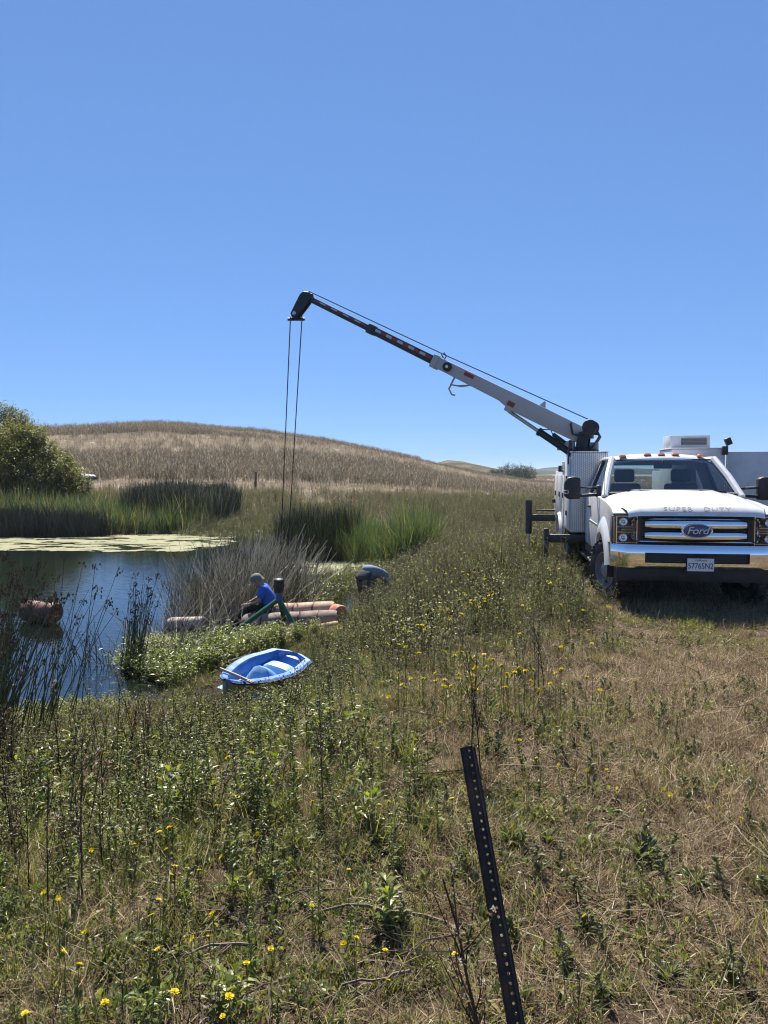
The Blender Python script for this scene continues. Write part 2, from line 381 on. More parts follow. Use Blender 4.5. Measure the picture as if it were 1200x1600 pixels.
algae([(-3.75, 10.6), (-3.1, 10.5), (-2.7, 10.9), (-3.0, 11.4), (-3.9, 11.2)], 'small green algae raft beside the thin dark rushes', .3, .07, 8, .15)
algae([(-4.6, 12.2), (-3.6, 11.9), (-3.2, 12.6), (-4.2, 13.2)], 'broken green algae patch before the bleached tules', .42, .06, 21, .1)
algae([(-3.6, 8.85), (-2.9, 8.95), (-2.8, 9.35), (-3.3, 9.4)], 'strip of yellow green algae at the near water edge', .25, .06, 11, .1)
# ================================================================ the crane truck
TX, TY, TZ = 3.84, 9.0, T(4.1, 10.2)-.02
TROT = -math.atan(.155)
TRUCK = empty('service_truck', (TX, TY, TZ), TROT, 'white service truck with a long crane boom, parked on the dry meadow', 'truck')
TMI = (Matrix.Translation((TX, TY, TZ)) @ Matrix.Rotation(TROT, 4, 'Z')).inverted()
def TL(v): return TMI @ Vector(v)          # world -> truck space  (x: across, -x passenger side; y: rearwards from the bumper; z: up)
def P_(mb, name, m, parent=TRUCK, **kw): return mb.build(name, m, parent, **kw)

# ---- hood with raised middle
def hood_z(x, y):
    base = np.interp(y, [.02, .035, .09, .2, .45, .9, 1.40], [1.205, 1.245, 1.300, 1.335, 1.375, 1.430, 1.475])
    a = abs(x); dome = .028*(1-float(sstep(.52, .66, a)))*float(sstep(.05, .30, y))
    edge = -.075*max(0, (a-.66)/.27)**2
    return base+dome+edge-.012*(a/.9)**2
mb = MB(); ysr = [.02, .035, .06, .09, .14, .2, .3, .45, .6, .8, 1.0, 1.2, 1.40]; xr = np.linspace(-1, 1, 41)
rows = []
for y in ysr:
    hw = .80+.12*float(sstep(.0, .5, y))
    bow = .05
    rows.append([(u*hw, y+bow*(u*u)*(1-y/1.4), hood_z(u*hw, y)) for u in xr])
mb.grid(rows)
hood = P_(mb, 'hood', M['white'])
# ---- fenders with wheel arches
def arch(cy, cz, r, a0, a1, n=16): return [(cy+r*math.cos(R(a0+(a1-a0)*i/n)), cz+r*math.sin(R(a0+(a1-a0)*i/n))) for i in range(n+1)]
FW = (.98, .41)
for s in (-1, 1):
    poly = [(.22, .84), (.22, 1.19), (.16, 1.225), (.26, 1.275), (.5, 1.315), (.9, 1.355), (1.42, 1.385), (1.42, .60), (1.40, .58)]+arch(FW[0], FW[1], .50, 20, 152)+[(.46, .70), (.3, .84)]
    mb = MB().prism(poly, 'x', s*.76, s*.975); f = P_(mb, 'fender', M['white'], bevel=.035, seg=3)
    rows = []
    for (rr, xx) in ((.485, .93), (.492, 1.005), (.51, 1.028), (.55, 1.034), (.61, 1.022), (.68, .998), (.75, .966)):
        rows.append([(s*xx, FW[0]+rr*math.cos(R(a))*1.0, FW[1]+rr*math.sin(R(a))) for a in np.linspace(0, 168, 30)])
    MB().grid(rows).build('wheel_arch_flare', M['white'], f)
    MB().grid([[(s*xx, FW[0]+.49*math.cos(R(a)), FW[1]+.49*math.sin(R(a))) for a in np.linspace(-5, 185, 24)] for xx in (.5, .99)]).build('wheel_well', M['black'], f)
# ---- headlights
for s in (-1, 1):
    pol = [(s*.655, 1.225), (s*.985, 1.20), (s*.995, .98), (s*.985, .83), (s*.655, .825)]
    hl = empty('headlight'); hl.parent = TRUCK
    MB().prism(pol, 'y', .155, .30).build('housing', M['lampgrey'], hl, bevel=.01)
    mb = MB()
    for zc in (1.125, .925):                                # square reflectors
        for xo in (.74, .86):
            mb.lathe([(.052, 0), (.048, .012), (.03, .04), (.012, .05), (.004, .05)], (s*xo, .098, zc), (0, 1, 0), 14)
        mb.bb(s*.70, s*.93, .10, .15, zc-.072, zc-.062); mb.bb(s*.70, s*.93, .10, .15, zc+.062, zc+.072)
    mb.bb(s*.685, s*.70, .09, .15, .845, 1.205); mb.bb(s*.93, s*.945, .10, .15, .845, 1.195)
    mb.build('reflector', M['chrome'], hl, bevel=.003, seg=1)
    MB().bb(s*.74, s*.88, .10, .14, 1.012, 1.034).build('turn_signal', M['amber2'], hl, bevel=.006)
    MB().bb(s*.95, s*.975, .12, .15, .86, 1.18).build('side_marker', M['amber2'], hl, bevel=.006)
    MB().grid([[(s*x, .085+.06*((x-.64)/.35)**2.2, z) for x in np.linspace(.658, .99, 8)] for z in (.83, 1.03, 1.22)]).build('lens', M['lens'], hl)
# ---- grille
gr = empty('grille'); gr.parent = TRUCK
mb = MB().bb(-.66, .66, .13, .30, .80, 1.235)
for k in range(11):
    z = .83+k*.036; mb.bb(-.64, .64, .095, .13, z, z+.012)
mb.build('mesh_panel', M['black'], gr, bevel=.004, seg=1)
def bar(z0, z1, hw, y, tip):
    rows = []
    for u in np.linspace(-1, 1, 25):
        x = u*hw; k = max(0, (abs(u)-.86)/.14); zc = (z0+z1)/2; hh = (z1-z0)/2*(1-.25*k)
        rows.append([(x, y+.05*u*u+o, zc+hh*q) for q, o in ((-1, .045), (-.9, .008), (-.4, -.004), (.2, -.002), (.85, .012), (1, .05))])
    return rows
for z0, z1 in ((1.045, 1.145), (.905, 1.005)): MB().grid(bar(z0, z1, .60, .03, .5)).build('chrome_bar', M['chrome'], gr)
mb = MB(); hw, z0, z1 = .735, .875, 1.168                       # thin chrome frame round the two bars
pth = [(-hw+.05, z0), (hw-.05, z0), (hw, z0+.05), (hw, z1-.05), (hw-.05, z1), (-hw+.05, z1), (-hw, z1-.05), (-hw, z0+.05)]
ring = []
for i, (x, z) in enumerate(pth+pth[:1]): ring.append((x, .055+.05*(x/hw)**2, z))
mb.tube(ring, .014, 6, caps=False); mb.build('chrome_frame', M['chrome'], gr)
for s in (-1, 1): MB().bb(s*.725, s*.615, .10, .125, .885, 1.158).build('side_insert', M['black'], gr)
em = empty('emblem'); em.parent = TRUCK; em.location = (0, .0, 1.025)
def oval(a, b, y, dy, n=36): return [[(a*k*math.cos(t), y+d, b*k*math.sin(t)) for t in np.linspace(0, 2*math.pi, n, endpoint=False)] for k, d in dy]
MB().grid(oval(.185, .088, 0, [(1, .04), (1.0, -.004), (.955, -.012), (.90, -.010), (.89, .0)]), 0, True).build('oval_rim', M['chrome'], em)
MB().grid(oval(.185, .088, 0, [(.9, -.002), (.6, -.008), (.02, -.012)]), 0, True).build('oval_face', M['blue'], em)
tm = text_mesh('Ford', .125, .003, shear=.28, spacing=.92, xscale=1.12); tm.transform(Matrix.Translation((0, -.016, 0)) @ Matrix.Rotation(R(90), 4, 'X')); link('lettering', tm, M['plate'], em)
for wd_, xo in (('SUPER', -.215), ('DUTY', .245)):
    tm = text_mesh(wd_, .085, .004, spacing=1.12, xscale=1.35); tm.transform(Matrix.Translation((xo, .058, 1.2875)) @ Matrix.Rotation(R(42), 4, 'X')); link('lettering', tm, M['letter'], hood)
# ---- front bumper, chrome, with a dark slot
def bprof(x, z):
    y = -.045+.055*(abs(x)/.85)**2.2 if abs(x) < .85 else .01+1.35*(abs(x)-.85)**1.25+.02
    return y+(.05 if z > .72 else .018)*abs((z-.72)/.15)**2.6
cols = sorted(set([round(v, 4) for v in list(np.linspace(-.985, .985, 49))+[-.61, .61, -1.0, 1.0, -1.012, 1.012]]))
zz = [.555, .565, .585, .61, .625, .66, .70, .735, .75, .78, .815, .835, .845]
mb = MB(); vs = [(x if abs(x) < 1.005 else math.copysign(1.0, x), bprof(x, z) if abs(x) < 1.005 else .42, z) for z in zz for x in cols]
nc = len(cols); fs = []
for j in range(len(zz)-1):
    for i in range(nc-1):
        if zz[j] >= .624 and zz[j+1] <= .751 and cols[i] >= -.611 and cols[i+1] <= .611: continue
        fs.append((j*nc+i, j*nc+i+1, (j+1)*nc+i+1, (j+1)*nc+i))
mb.add(vs, fs); bu = P_(mb, 'bumper', M['chrome'])
MB().bb(-.66, .66, .03, .06, .60, .775).build('dark_slot', M['black'], bu)
MB().bb(-.93, .93, .10, .34, .38, .56).bb(-.99, .99, .16, .40, .835, .85).build('valance', M['black'], bu, bevel=.02)
lp = empty('licence_plate'); lp.parent = TRUCK; lp.location = (.03, -.075, .615)
MB().bb(-.155, .155, .0, .005, -.078, .078).build('plate', M['plate'], lp, bevel=.002, seg=1)
tm = text_mesh('57765N2', .098, .001, spacing=1.0, xscale=.80); tm.transform(Matrix.Translation((0, -.002, -.016)) @ Matrix.Rotation(R(90), 4, 'X')); link('plate_number', tm, M['navy'], lp)
tm = text_mesh('California', .036, .001, shear=.25); tm.transform(Matrix.Translation((0, -.002, .056)) @ Matrix.Rotation(R(90), 4, 'X')); link('state_lettering', tm, M['red'], lp)
MB().bb(-.17, .17, .006, .06, -.084, -.068).build('bracket', M['black'], lp)
# ---- cab: doors, pillars, roof, glass
BELT = 1.40
for s in (-1, 1):
    d = P_(MB().prism([(1.435, .60), (1.435, 1.395), (2.0, 1.415), (2.66, 1.42), (2.66, .60)], 'x', s*.86, s*.985), 'door', M['white'], bevel=.02, seg=2)
    MB().prism([(2.34, 1.20), (2.56, 1.20), (2.56, 1.235), (2.34, 1.235)], 'x', s*.985, s*1.02).build('door_handle', M['black'], d, bevel=.008)
    MB().prism([(1.55, .98), (2.60, 1.0), (2.60, 1.015), (1.55, .995)], 'x', s*.98, s*.992).build('crease', M['white'], d, bevel=.004, seg=1)
    P_(MB().prism([(2.675, .60), (2.675, 1.42), (3.10, 1.42), (3.10, .60)], 'x', s*.84, s*.98), 'cab_corner', M['white'], bevel=.02)
    P_(MB().bb(s*.70, s*.98, 1.30, 3.08, .46, .60), 'rocker', M['black'], bevel=.02)
    P_(MB().bb(s*.86, s*1.06, 1.5, 3.0, .40, .45), 'running_board', M['black'], bevel=.015)
    # window glass and pillars
    A0, A1 = Vector((s*.915, 1.36, 1.43)), Vector((s*.725, 2.03, 1.945)); B0, B1 = Vector((s*.95, 2.62, 1.42)), Vector((s*.745, 2.66, 1.95)); C1 = Vector((s*.74, 3.02, 1.93)); C0 = Vector((s*.95, 3.08, 1.42))
    P_(MB().add([A0+Vector((0, .08, 0)), B0, B1, A1+Vector((0, .03, 0))], [(0, 1, 2, 3)]), 'side_window', M['glassd'])
    def pillar(a, b, w0, w1, name, mt):
        P_(MB().tube([a, (a+b)/2+Vector((s*.012, -.012, .008)), b], [w0, (w0+w1)/2, w1], 8), name, mt)
    pillar(A0-Vector((0, .03, .03)), A1, .052, .05, 'front_pillar', M['white'])
    mb = MB().add([B0, C0, C1, B1], [(0, 1, 2, 3)]).add([v+Vector((-s*.06, 0, 0)) for v in (B0, C0, C1, B1)], [(3, 2, 1, 0)]); P_(mb, 'rear_pillar', M['white'])
    P_(MB().tube([B0, B1], .03, 6), 'door_pillar', M['black'])
    P_(MB().tube([A1, B1, C1], .035, 8), 'roof_rail', M['white'])
rows = []
for y, zc, hw in ((1.985, 1.925, .70), (2.0, 1.955, .71), (2.06, 1.99, .725), (2.2, 2.02, .735), (2.5, 2.035, .74), (2.85, 2.03, .74), (3.0, 2.0, .735), (3.09, 1.93, .72)):
    rows.append([(u*hw, y+.05*u*u*(1 if y < 2.1 else 0), zc-.055*abs(u)**3.2-.01*u*u) for u in np.linspace(-1, 1, 25)])
roof = P_(MB().grid(rows), 'roof', M['white'])
for x in (-.56, -.2, 0, .2, .56):
    MB().add([(x+dx*.055, 2.11+dy, 2.0-.055*abs(x/.73)**3.2+dz) for dx, dy, dz in ((-1, -.05, 0), (1, -.05, 0), (1, .06, .005), (-1, .06, .005), (-.7, -.015, .035), (.7, -.015, .035), (.7, .03, .035), (-.7, .03, .035))],
             [(0, 3, 2, 1), (4, 5, 6, 7), (0, 1, 5, 4), (1, 2, 6, 5), (2, 3, 7, 6), (3, 0, 4, 7)]).build('marker_lamp', M['amber'], roof, bevel=.006)
def wsp(u, v, off=0):
    hb, ht = .875, .70; hw = hb+(ht-hb)*v; x = u*hw
    y = 1.30+.70*v+.10*u*u*(1-.4*v)-.02*math.sin(math.pi*v); z = 1.445+.49*v
    return (x, y+off*.8, z-off)
P_(MB().grid([[wsp(u, v) for u in np.linspace(-1, 1, 25)] for v in np.linspace(0, 1, 9)]), 'windshield', M['glass'])
rim = [wsp(u, 0, .004) for u in np.linspace(-1, 1, 15)]+[wsp(1, v, .004) for v in np.linspace(.1, 1, 6)]+[wsp(u, 1, .004) for u in np.linspace(.9, -1, 14)]+[wsp(-1, v, .004) for v in np.linspace(.9, 0, 6)]
P_(MB().tube(rim, .014, 6, caps=False), 'windshield_seal', M['black'])
P_(MB().grid([[(u*.86, 1.22+.10*u*u, 1.452), (u*.87, 1.32+.10*u*u, 1.468), (u*.87, 1.36+.1*u*u, 1.44)] for u in np.linspace(-1, 1, 15)]), 'cowl', M['black'])
for x0, x1 in ((-.80, -.12), (-.02, .70)):
    P_(MB().tube([(x0, 1.265+.1*x0*x0, 1.478), ((x0+x1)/2, 1.285, 1.487), (x1, 1.29+.08*x1*x1, 1.476)], .011, 6).tube([(x1, 1.22+.1*x1*x1, 1.465), (x0*.5+x1*.5, 1.26, 1.492)], .009, 6), 'wiper', M['black'])
P_(MB().bb(-.84, .84, 3.05, 3.10, .6, 1.40).bb(-.72, .72, 3.055, 3.095, 1.86, 1.94).bb(-.74, -.6, 3.055, 3.095, 1.40, 1.86).bb(.6, .74, 3.055, 3.095, 1.40, 1.86), 'cab_back', M['white'])
P_(MB().add([(-.6, 3.075, 1.40), (.6, 3.075, 1.40), (.6, 3.075, 1.86), (-.6, 3.075, 1.86)], [(0, 1, 2, 3)]), 'rear_window', M['glassd'])
# ---- interior
rows = []
for u in np.linspace(-1, 1, 15): rows.append([(u*.84, 1.36+.1*u*u, 1.40), (u*.84, 1.55, 1.425+.02*math.cos(u*9)), (u*.84, 1.80, 1.40), (u*.84, 1.86, 1.30), (u*.84, 1.84, 1.0)])
P_(MB().grid(rows), 'dashboard', M['grey'])
P_(MB().bb(-.85, .85, 1.3, 3.05, .60, .66).bb(-.84, .84, 2.98, 3.045, .66, 1.38), 'cab_floor', M['greyd'])
for x, wd in ((.43, .5), (-.43, .5)):
    st = empty('seat'); st.parent = TRUCK; st.location = (x, 2.35, .66)
    MB().bb(-wd/2, wd/2, -.25, .25, .12, .32).build('cushion', M['grey'], st, bevel=.05, seg=3)
    MB().prism([(.14, .28), (.30, .28), (.44, .90), (.32, .92)], 'x', -wd/2, wd/2).build('backrest', M['grey'], st, bevel=.05, seg=3)
    MB().prism([(.30, .93), (.40, .93), (.42, 1.13), (.33, 1.14)], 'x', -.155, .155).build('headrest', M['greyd'], st, bevel=.04, seg=3)
sw = empty('steering_wheel'); sw.parent = TRUCK; sw.location = (.43, 1.90, 1.33); sw.rotation_euler = (R(62), 0, 0)
MB().tube([(.19*math.cos(a), .19*math.sin(a), 0) for a in np.linspace(0, 2*math.pi, 25)], .017, 8, caps=False).build('rim', M['greyd'], sw)
MB().lathe([(.001, .03), (.06, .025), (.07, 0), (.05, -.03), (.03, -.2)], (0, 0, 0), (0, 0, 1), 14).bb(-.18, .18, -.02, .02, -.01, .01).bb(-.02, .02, -.18, 0, -.01, .01).build('hub', M['greyd'], sw)
P_(MB().bb(-.13, .13, 1.97, 2.0, 1.80, 1.87).bb(-.015, .015, 1.93, 1.97, 1.84, 1.93), 'interior_mirror', M['greyd'], bevel=.012)
# ---- tow mirrors on two arms
for s in (-1, 1):
    mr = empty('tow_mirror'); mr.parent = TRUCK
    pts = [(s*1.22, 1.355), (s*1.40, 1.35), (s*1.455, 1.40), (s*1.455, 1.60), (s*1.40, 1.675), (s*1.30, 1.685), (s*1.22, 1.66)]
    MB().prism(pts, 'y', 1.60, 1.745).build('mirror_shell', M['black'], mr, bevel=.03, seg=3)
    MB().add([(s*1.245, 1.748, 1.39), (s*1.43, 1.748, 1.39), (s*1.43, 1.748, 1.64), (s*1.245, 1.748, 1.65)], [(0, 1, 2, 3)]).build('mirror_glass', M['chrome'], mr)
    MB().tube([(s*.96, 1.70, 1.51), (s*1.24, 1.66, 1.535)], .02, 8).tube([(s*.95, 1.70, 1.42), (s*1.24, 1.66, 1.40)], .024, 8).build('arm', M['black'], mr)
    MB().tube([(s*1.06, 1.66, 1.522), (s*1.22, 1.645, 1.545)], .009, 6).build('chrome_tube', M['steel'], mr)
    MB().bb(s*.93, s*.985, 1.60, 1.82, 1.36, 1.56).build('mount', M['black'], mr, bevel=.02)
    MB().tube([(s*1.40, 1.588, 1.44), (s*1.465, 1.592, 1.44), (s*1.465, 1.594, 1.48), (s*1.40, 1.592, 1.48), (s*1.40, 1.588, 1.44)], .005, 4).build('clearance_lamp', M['plate'], mr)
P_(MB().tube([(-.93, 1.28, 1.43), (-.925, 1.30, 2.02)], [.005, .002], 5), 'antenna', M['black'])
# ---- wheels
def wheel(x, y, steer, s, dual=False):
    wr = empty('wheel'); wr.parent = TRUCK; wr.location = (x, y, .405); wr.rotation_euler = (0, 0, steer)
    wd = .235; h = wd/2
    prof = [(.25, -h*.8), (.36, -h), (.395, -h*.85), (.405, -h*.5), (.405, h*.5), (.395, h*.85), (.36, h), (.25, h*.8), (.245, 0), (.25, -h*.8)]
    mb = MB().lathe(prof, (0, 0, 0), (1, 0, 0), 40)
    for k in range(40):
        a = 2*math.pi*k/40
        for q, of in ((-.07, 0), (.07, .08)):
            rm = Matrix.Rotation(a+of, 3, 'X'); mb.box(rm @ Vector((q, 0, .408)), (.085, .034, .018), rm)
    mb.build('tyre', M['rubber'], wr, angle=50)
    k = s
    dish = [(.248, k*h*.85), (.235, k*h*.9), (.225, k*h*.6), (.20, k*.01), (.16, k*.03), (.10, k*.05), (.095, k*.10), (.06, k*.12), (.01, k*.125)] if not dual else [(.248, k*h*.85), (.23, k*h*.8), (.21, -k*.02), (.16, -k*.06), (.1, -k*.05), (.02, -k*.03)]
    MB().lathe(dish, (0, 0, 0), (1, 0, 0), 32).build('rim', M['rim'], wr)
    mb = MB()
    for q in range(10):
        a = 2*math.pi*q/10; mb.lathe([(.011, k*.035), (.011, k*.065), (.002, k*.068)], (0, .135*math.cos(a), .135*math.sin(a)), (1, 0, 0), 6)
    mb.build('lug_nuts', M['steel'], wr)['kind'] = 'stuff'
    mb = MB()
    for q in range(8):
        a = 2*math.pi*(q+.5)/8; mb.lathe([(.022, k*.022), (.02, k*.026), (.001, k*.026)], (0, .19*math.cos(a), .19*math.sin(a)), (1, 0, 0), 10)
    mb.build('hand_holes', M['black'], wr)['kind'] = 'stuff'
    return wr
wheel(-.87, FW[0], R(22), -1); wheel(.87, FW[0], R(22), 1)
for s in (-1, 1):
    wheel(s*.98, 5.25, 0, s, True); wheel(s*.71, 5.25, 0, s, True)
# ---- chassis under it all
mb = MB()
for s in (-1, 1): mb.bb(s*.37, s*.45, .3, 6.6, .52, .74)
mb.tube([(-.85, FW[0], .40), (.85, FW[0], .40)], .06, 8).tube([(-1, 5.25, .40), (1, 5.25, .40)], .08, 8).ball((0, 5.25, .40), .2).bb(-.35, .35, .5, 1.6, .45, 1.1).bb(-.3, .3, 1.6, 2.9, .42, .7).bb(-.75, .75, .32, .45, .45, .85)
mb.tube([(-.5, .55, .62), (-.5, 1.5, .55)], .05, 6).tube([(.5, .55, .62), (.5, 1.5, .55)], .05, 6)
P_(mb, 'chassis', M['blacks'])
P_(MB().bb(-.80, .80, .33, .36, .62, 1.22), 'radiator', M['black'])
# ---- service body
Z0, ZT = .74, 2.075
def tower(s, y0, y1, zt, name):
    x0, x1 = (s*(.62 if s < 0 else .40), s*1.21)
    t = empty(name); t.parent = TRUCK
    MB().bb(x0, x1, y0, y1, Z0, zt).build('cabinet', M['white2'], t, bevel=.012)
    if s < 0:
        MB().bb(x0, x1-s*.02, y0-.007, y0-.003, Z0+.02, zt-.01).build('diamond_plate', M['diamond'], t)
    else:
        MB().bb(x0, x1-s*.02, y0-.007, y0-.003, Z0+.02, zt-.01).build('front_skin', M['white2'], t)
    MB().bb(x0-s*.01, x1+s*.02, y0-.012, y1+.01, zt, zt+.02).build('cap', M['white2'] if s > 0 else M['diamond'], t, bevel=.004, seg=1)
    MB().bb(x1, x1+s*.025, y0+.05, y1-.05, Z0+.05, zt-.06).build('cabinet_door', M['white2'], t, bevel=.008)
    for zz_ in (1.0, 1.6): MB().bb(x1+s*.025, x1+s*.045, (y0+y1)/2-.06, (y0+y1)/2+.06, zz_, zz_+.09).build('latch', M['blacks'], t, bevel=.006)
    return t
tw = tower(-1, 3.20, 4.15, ZT, 'cabinet_tower'); tower(1, 3.20, 4.15, 2.13, 'cabinet_tower')
for s in (-1, 1):
    low = empty('side_cabinet'); low.parent = TRUCK
    po = [(4.16, Z0), (4.16, 1.78), (6.55, 1.78), (6.55, Z0)]+[(y, z) for y, z in arch(5.25, .42, .52, 38, 142)]
    MB().prism(po, 'x', s*.75, s*1.21).build('cabinet', M['white2'], low, bevel=.012)
    rows = [[(s*xx, 5.25+rr*math.cos(R(a)), .42+rr*math.sin(R(a))) for a in np.linspace(15, 165, 22)] for rr, xx in ((.50, 1.2), (.505, 1.265), (.535, 1.27), (.57, 1.215))]
    MB().grid(rows).build('arch_trim', M['white2'], low)
    for k, (a, b) in enumerate(((4.22, 4.68), (4.74, 5.72), (5.78, 6.48))):
        d = MB().bb(s*1.21, s*1.232, a, b, (Z0+.06 if k != 1 else 1.05), 1.70).build('cabinet_door', M['white2'], low, bevel=.008)
        MB().bb(s*1.232, s*1.25, (a+b)/2-.07, (a+b)/2+.07, 1.28, 1.38).build('latch', M['blacks'], low, bevel=.006)
    mb = MB()
    for k in range(6): mb.box((s*1.225, 4.45, 1.80+k*.028), (.03, .5, .018), Matrix.Rotation(R(20*s), 3, 'Y'))
    mb.bb(s*1.0, s*1.205, 4.2, 4.7, 1.785, 1.97).build('louvre_vent', M['white2'], low)
    MB().bb(s*1.21, s*1.29, 4.76, 4.88, 1.76, 1.88).build('work_lamp', M['black'], low, bevel=.01)
    MB().bb(s*1.235, s*1.30, 6.2, 6.3, 1.12, 1.2).build('door_stop', M['black'], low, bevel=.01)
P_(MB().bb(-.75, .75, 3.2, 6.6, .80, .86).bb(-1.2, 1.2, 6.55, 6.60, .74, 1.0), 'bed_floor', M['blacks'])
# open tall door of the far cabinet, with a slim mast and flood lamp at its hinge
od = empty('open_cabinet_door'); od.parent = TRUCK
MB().bb(1.262, 2.06, 3.24, 3.29, .80, 2.085).build('door_skin', M['white2'], od, bevel=.008)
MB().tube([(1.245, 3.20, 1.2), (1.245, 3.20, 2.20)], .012, 6).build('lamp_mast', M['steel'], od)
MB().bb(1.16, 1.245, 3.12, 3.19, 2.03, 2.17).build('lamp_bracket', M['black'], od, bevel=.008)
MB().box((1.25, 3.16, 2.245), (.10, .07, .12), Matrix.Rotation(R(-22), 3, 'Y')).build('flood_lamp', M['black'], od, bevel=.012)
# ventilated box on the far tower
vb = empty('vent_box'); vb.parent = TRUCK
MB().bb(.44, 1.08, 3.55, 4.1, 2.151, 2.37).build('casing', M['white'], vb, bevel=.008)
MB().bb(.62, 1.02, 3.54, 3.549, 2.205, 2.325).build('dark_grille', M['black'], vb)
mb = MB()
for r_ in range(5):
    for c_ in range(11):
        x = .635+c_*.037+(r_ % 2)*.018; z = 2.215+r_*.025
        mb.box((x, 3.536, z), (.022, .006, .005), Matrix.Rotation(R(40), 3, 'Y')); mb.box((x+.018, 3.536, z), (.022, .006, .005), Matrix.Rotation(R(-40), 3, 'Y'))
mb.build('honeycomb', M['white2'], vb)['kind'] = 'stuff'

# ---- outriggers
def outrigger(y, xb, zb, xo, ztop, zft, rod, drop_leg):
    og = empty('outrigger'); og.parent = TRUCK
    MB().bb(-.5, xo, y-.06, y+.06, zb-.07, zb+.07).build('beam', M['blacks'], og, bevel=.008)
    if rod:
        MB().lathe([(.001, ztop), (.065, ztop), (.07, ztop-.03), (.07, zb-.32), (.05, zb-.34), (.001, zb-.34)], (xo-.03, y, 0), (0, 0, 1), 16).build('jack_barrel', M['blacks'], og)
        MB().tube([(xo-.03, y, zb-.33), (xo-.03, y, zft+.05)], .032, 12).build('jack_rod', M['steel'], og)
        MB().lathe([(.001, .07), (.05, .06), (.13, .02), (.15, 0), (.001, 0)], (xo-.03, y, zft), (0, 0, 1), 18).build('foot_pad', M['blacks'], og)
        MB().tube([(-.9, y, zb+.15), (xo+.12, y, zb+.16)], .02, 8).build('hose_rail', M['blacks'], og)
        MB().tube([(-1.0, y, zb-.06), (xo+.02, y, zft+.12)], .014, 6).build('brace', M['blacks'], og)
    else:
        MB().bb(xo-.08, xo, y-.05, y+.05, zft+.02, ztop).build('leg', M['blacks'], og, bevel=.008)
        MB().bb(xo-.14, xo+.06, y-.1, y+.1, zft-.01, zft+.025).build('foot_pad', M['blacks'], og, bevel=.008)
gz = lambda x, y: T(*(Matrix.Translation((TX, TY, 0)) @ Matrix.Rotation(TROT, 4, 'Z') @ Vector((x, y, 0))).xy)-TZ
outrigger(3.28, -.5, .63, -1.56, .80, gz(-1.6, 3.28), False, 0)
outrigger(6.35, -.5, .80, -1.74, 1.17, gz(-1.75, 6.35), True, 0)

# ---- crane
CR = empty('crane'); CR.parent = TRUCK
tipW, butW = at(479, 465, 15.0), at(912, 681, 12.85)
A, B = TL(butW), TL(tipW); AX = (B-A).normalized(); SIDE = AX.cross(Vector((0, 0, 1))).normalized(); UPV = SIDE.cross(AX).normalized()
LEN = (B-A).length
def bt(px):            # share of the boom at a photo column
    lo, hi = 0.0, 1.0
    for _ in range(40):
        mid = (lo+hi)/2; p = butW.lerp(tipW, mid); x = 600+FPX*p.x/(p.y*math.cos(PITCH)-(p.z-CAMZ)*math.sin(PITCH))
        if x > px: lo = mid
        else: hi = mid
    return (lo+hi)/2*LEN
def bp(l, up=0, sd=0): return A+AX*l+UPV*up+SIDE*sd
def boxsec(secs):      # (along, up_low, up_high, halfwidth)
    mb = MB(); rows = [[bp(l, u0, -w_), bp(l, u0, w_), bp(l, u1, w_), bp(l, u1, -w_)] for l, u0, u1, w_ in secs]
    mb.grid(rows, 0, True); n = len(secs)-1; mb.add(rows[0], [(3, 2, 1, 0)]); mb.add(rows[n], [(0, 1, 2, 3)]); return mb
l0, lk, le, l2, l3 = bt(912), bt(806), bt(684), bt(580), bt(486)
boxsec([(l0-.05, -.15, .13, .10), (bt(850), -.17, .135, .10), (lk, -.175, .13, .10), (bt(785), -.11, .125, .10), (le, -.095, .115, .10)]).build('outer_boom', M['boomw'], CR, bevel=.012, weld=True)
boxsec([(le-.3, -.075, .09, .08), (l2, -.07, .085, .08)]).build('middle_boom', M['blacks'], CR, bevel=.008, weld=True)
boxsec([(l2-.3, -.052, .062, .06), (l3-.02, -.05, .06, .06)]).build('inner_boom', M['blacks'], CR, bevel=.006, weld=True)
boxsec([(le-.02, -.125, .13, .112), (le+.10, -.12, .125, .112)]).build('boom_collar', M['boomw'], CR, bevel=.01, weld=True)
boxsec([(l2-.08, -.085, .10, .09), (l2+.06, -.085, .10, .09)]).build('boom_collar', M['blacks'], CR, bevel=.01, weld=True)
# warning tape, red and white pieces along both black stages
FS = -1 if (SIDE.dot(TL((0, 0, 0))-A) < 0) else 1
def tape(la, lb, n, up, hw, h, first):
    for k in range(n):
        a = la+(lb-la)*k/n; b = la+(lb-la)*(k+1)/n
        q = [bp(a, up-h, FS*(hw+.003)), bp(b-.004, up-h, FS*(hw+.003)), bp(b-.004, up+h, FS*(hw+.003)), bp(a, up+h, FS*(hw+.003))]
        q2 = [v-SIDE*FS*.002 for v in q]
        MB().add(q+q2, [(0, 1, 2, 3), (7, 6, 5, 4), (0, 4, 5, 1), (1, 5, 6, 2), (2, 6, 7, 3), (3, 7, 4, 0)]).build('warning_tape', M['red'] if (k+first) % 2 == 0 else M['letter'], CR, smooth=False)
tape(le+.14, l2-.12, 10, .035, .08, .025, 0); tape(l2+.10, l3-.1, 9, .03, .06, .013, 0)
def decal(px, up, hw, hl, h, m):
    l = bt(px); q = [bp(l-hl, up-h, FS*.1035), bp(l+hl, up-h, FS*.1035), bp(l+hl, up+h, FS*.1035), bp(l-hl, up+h, FS*.1035)]
    MB().add(q+[v-SIDE*FS*.003 for v in q], [(0, 1, 2, 3), (7, 6, 5, 4), (0, 4, 5, 1), (1, 5, 6, 2), (2, 6, 7, 3), (3, 7, 4, 0)]).build('decal', m, CR, smooth=False)
decal(733, .055, .1, .10, .035, M['red']); decal(803, -.07, .1, .07, .045, M['red'])
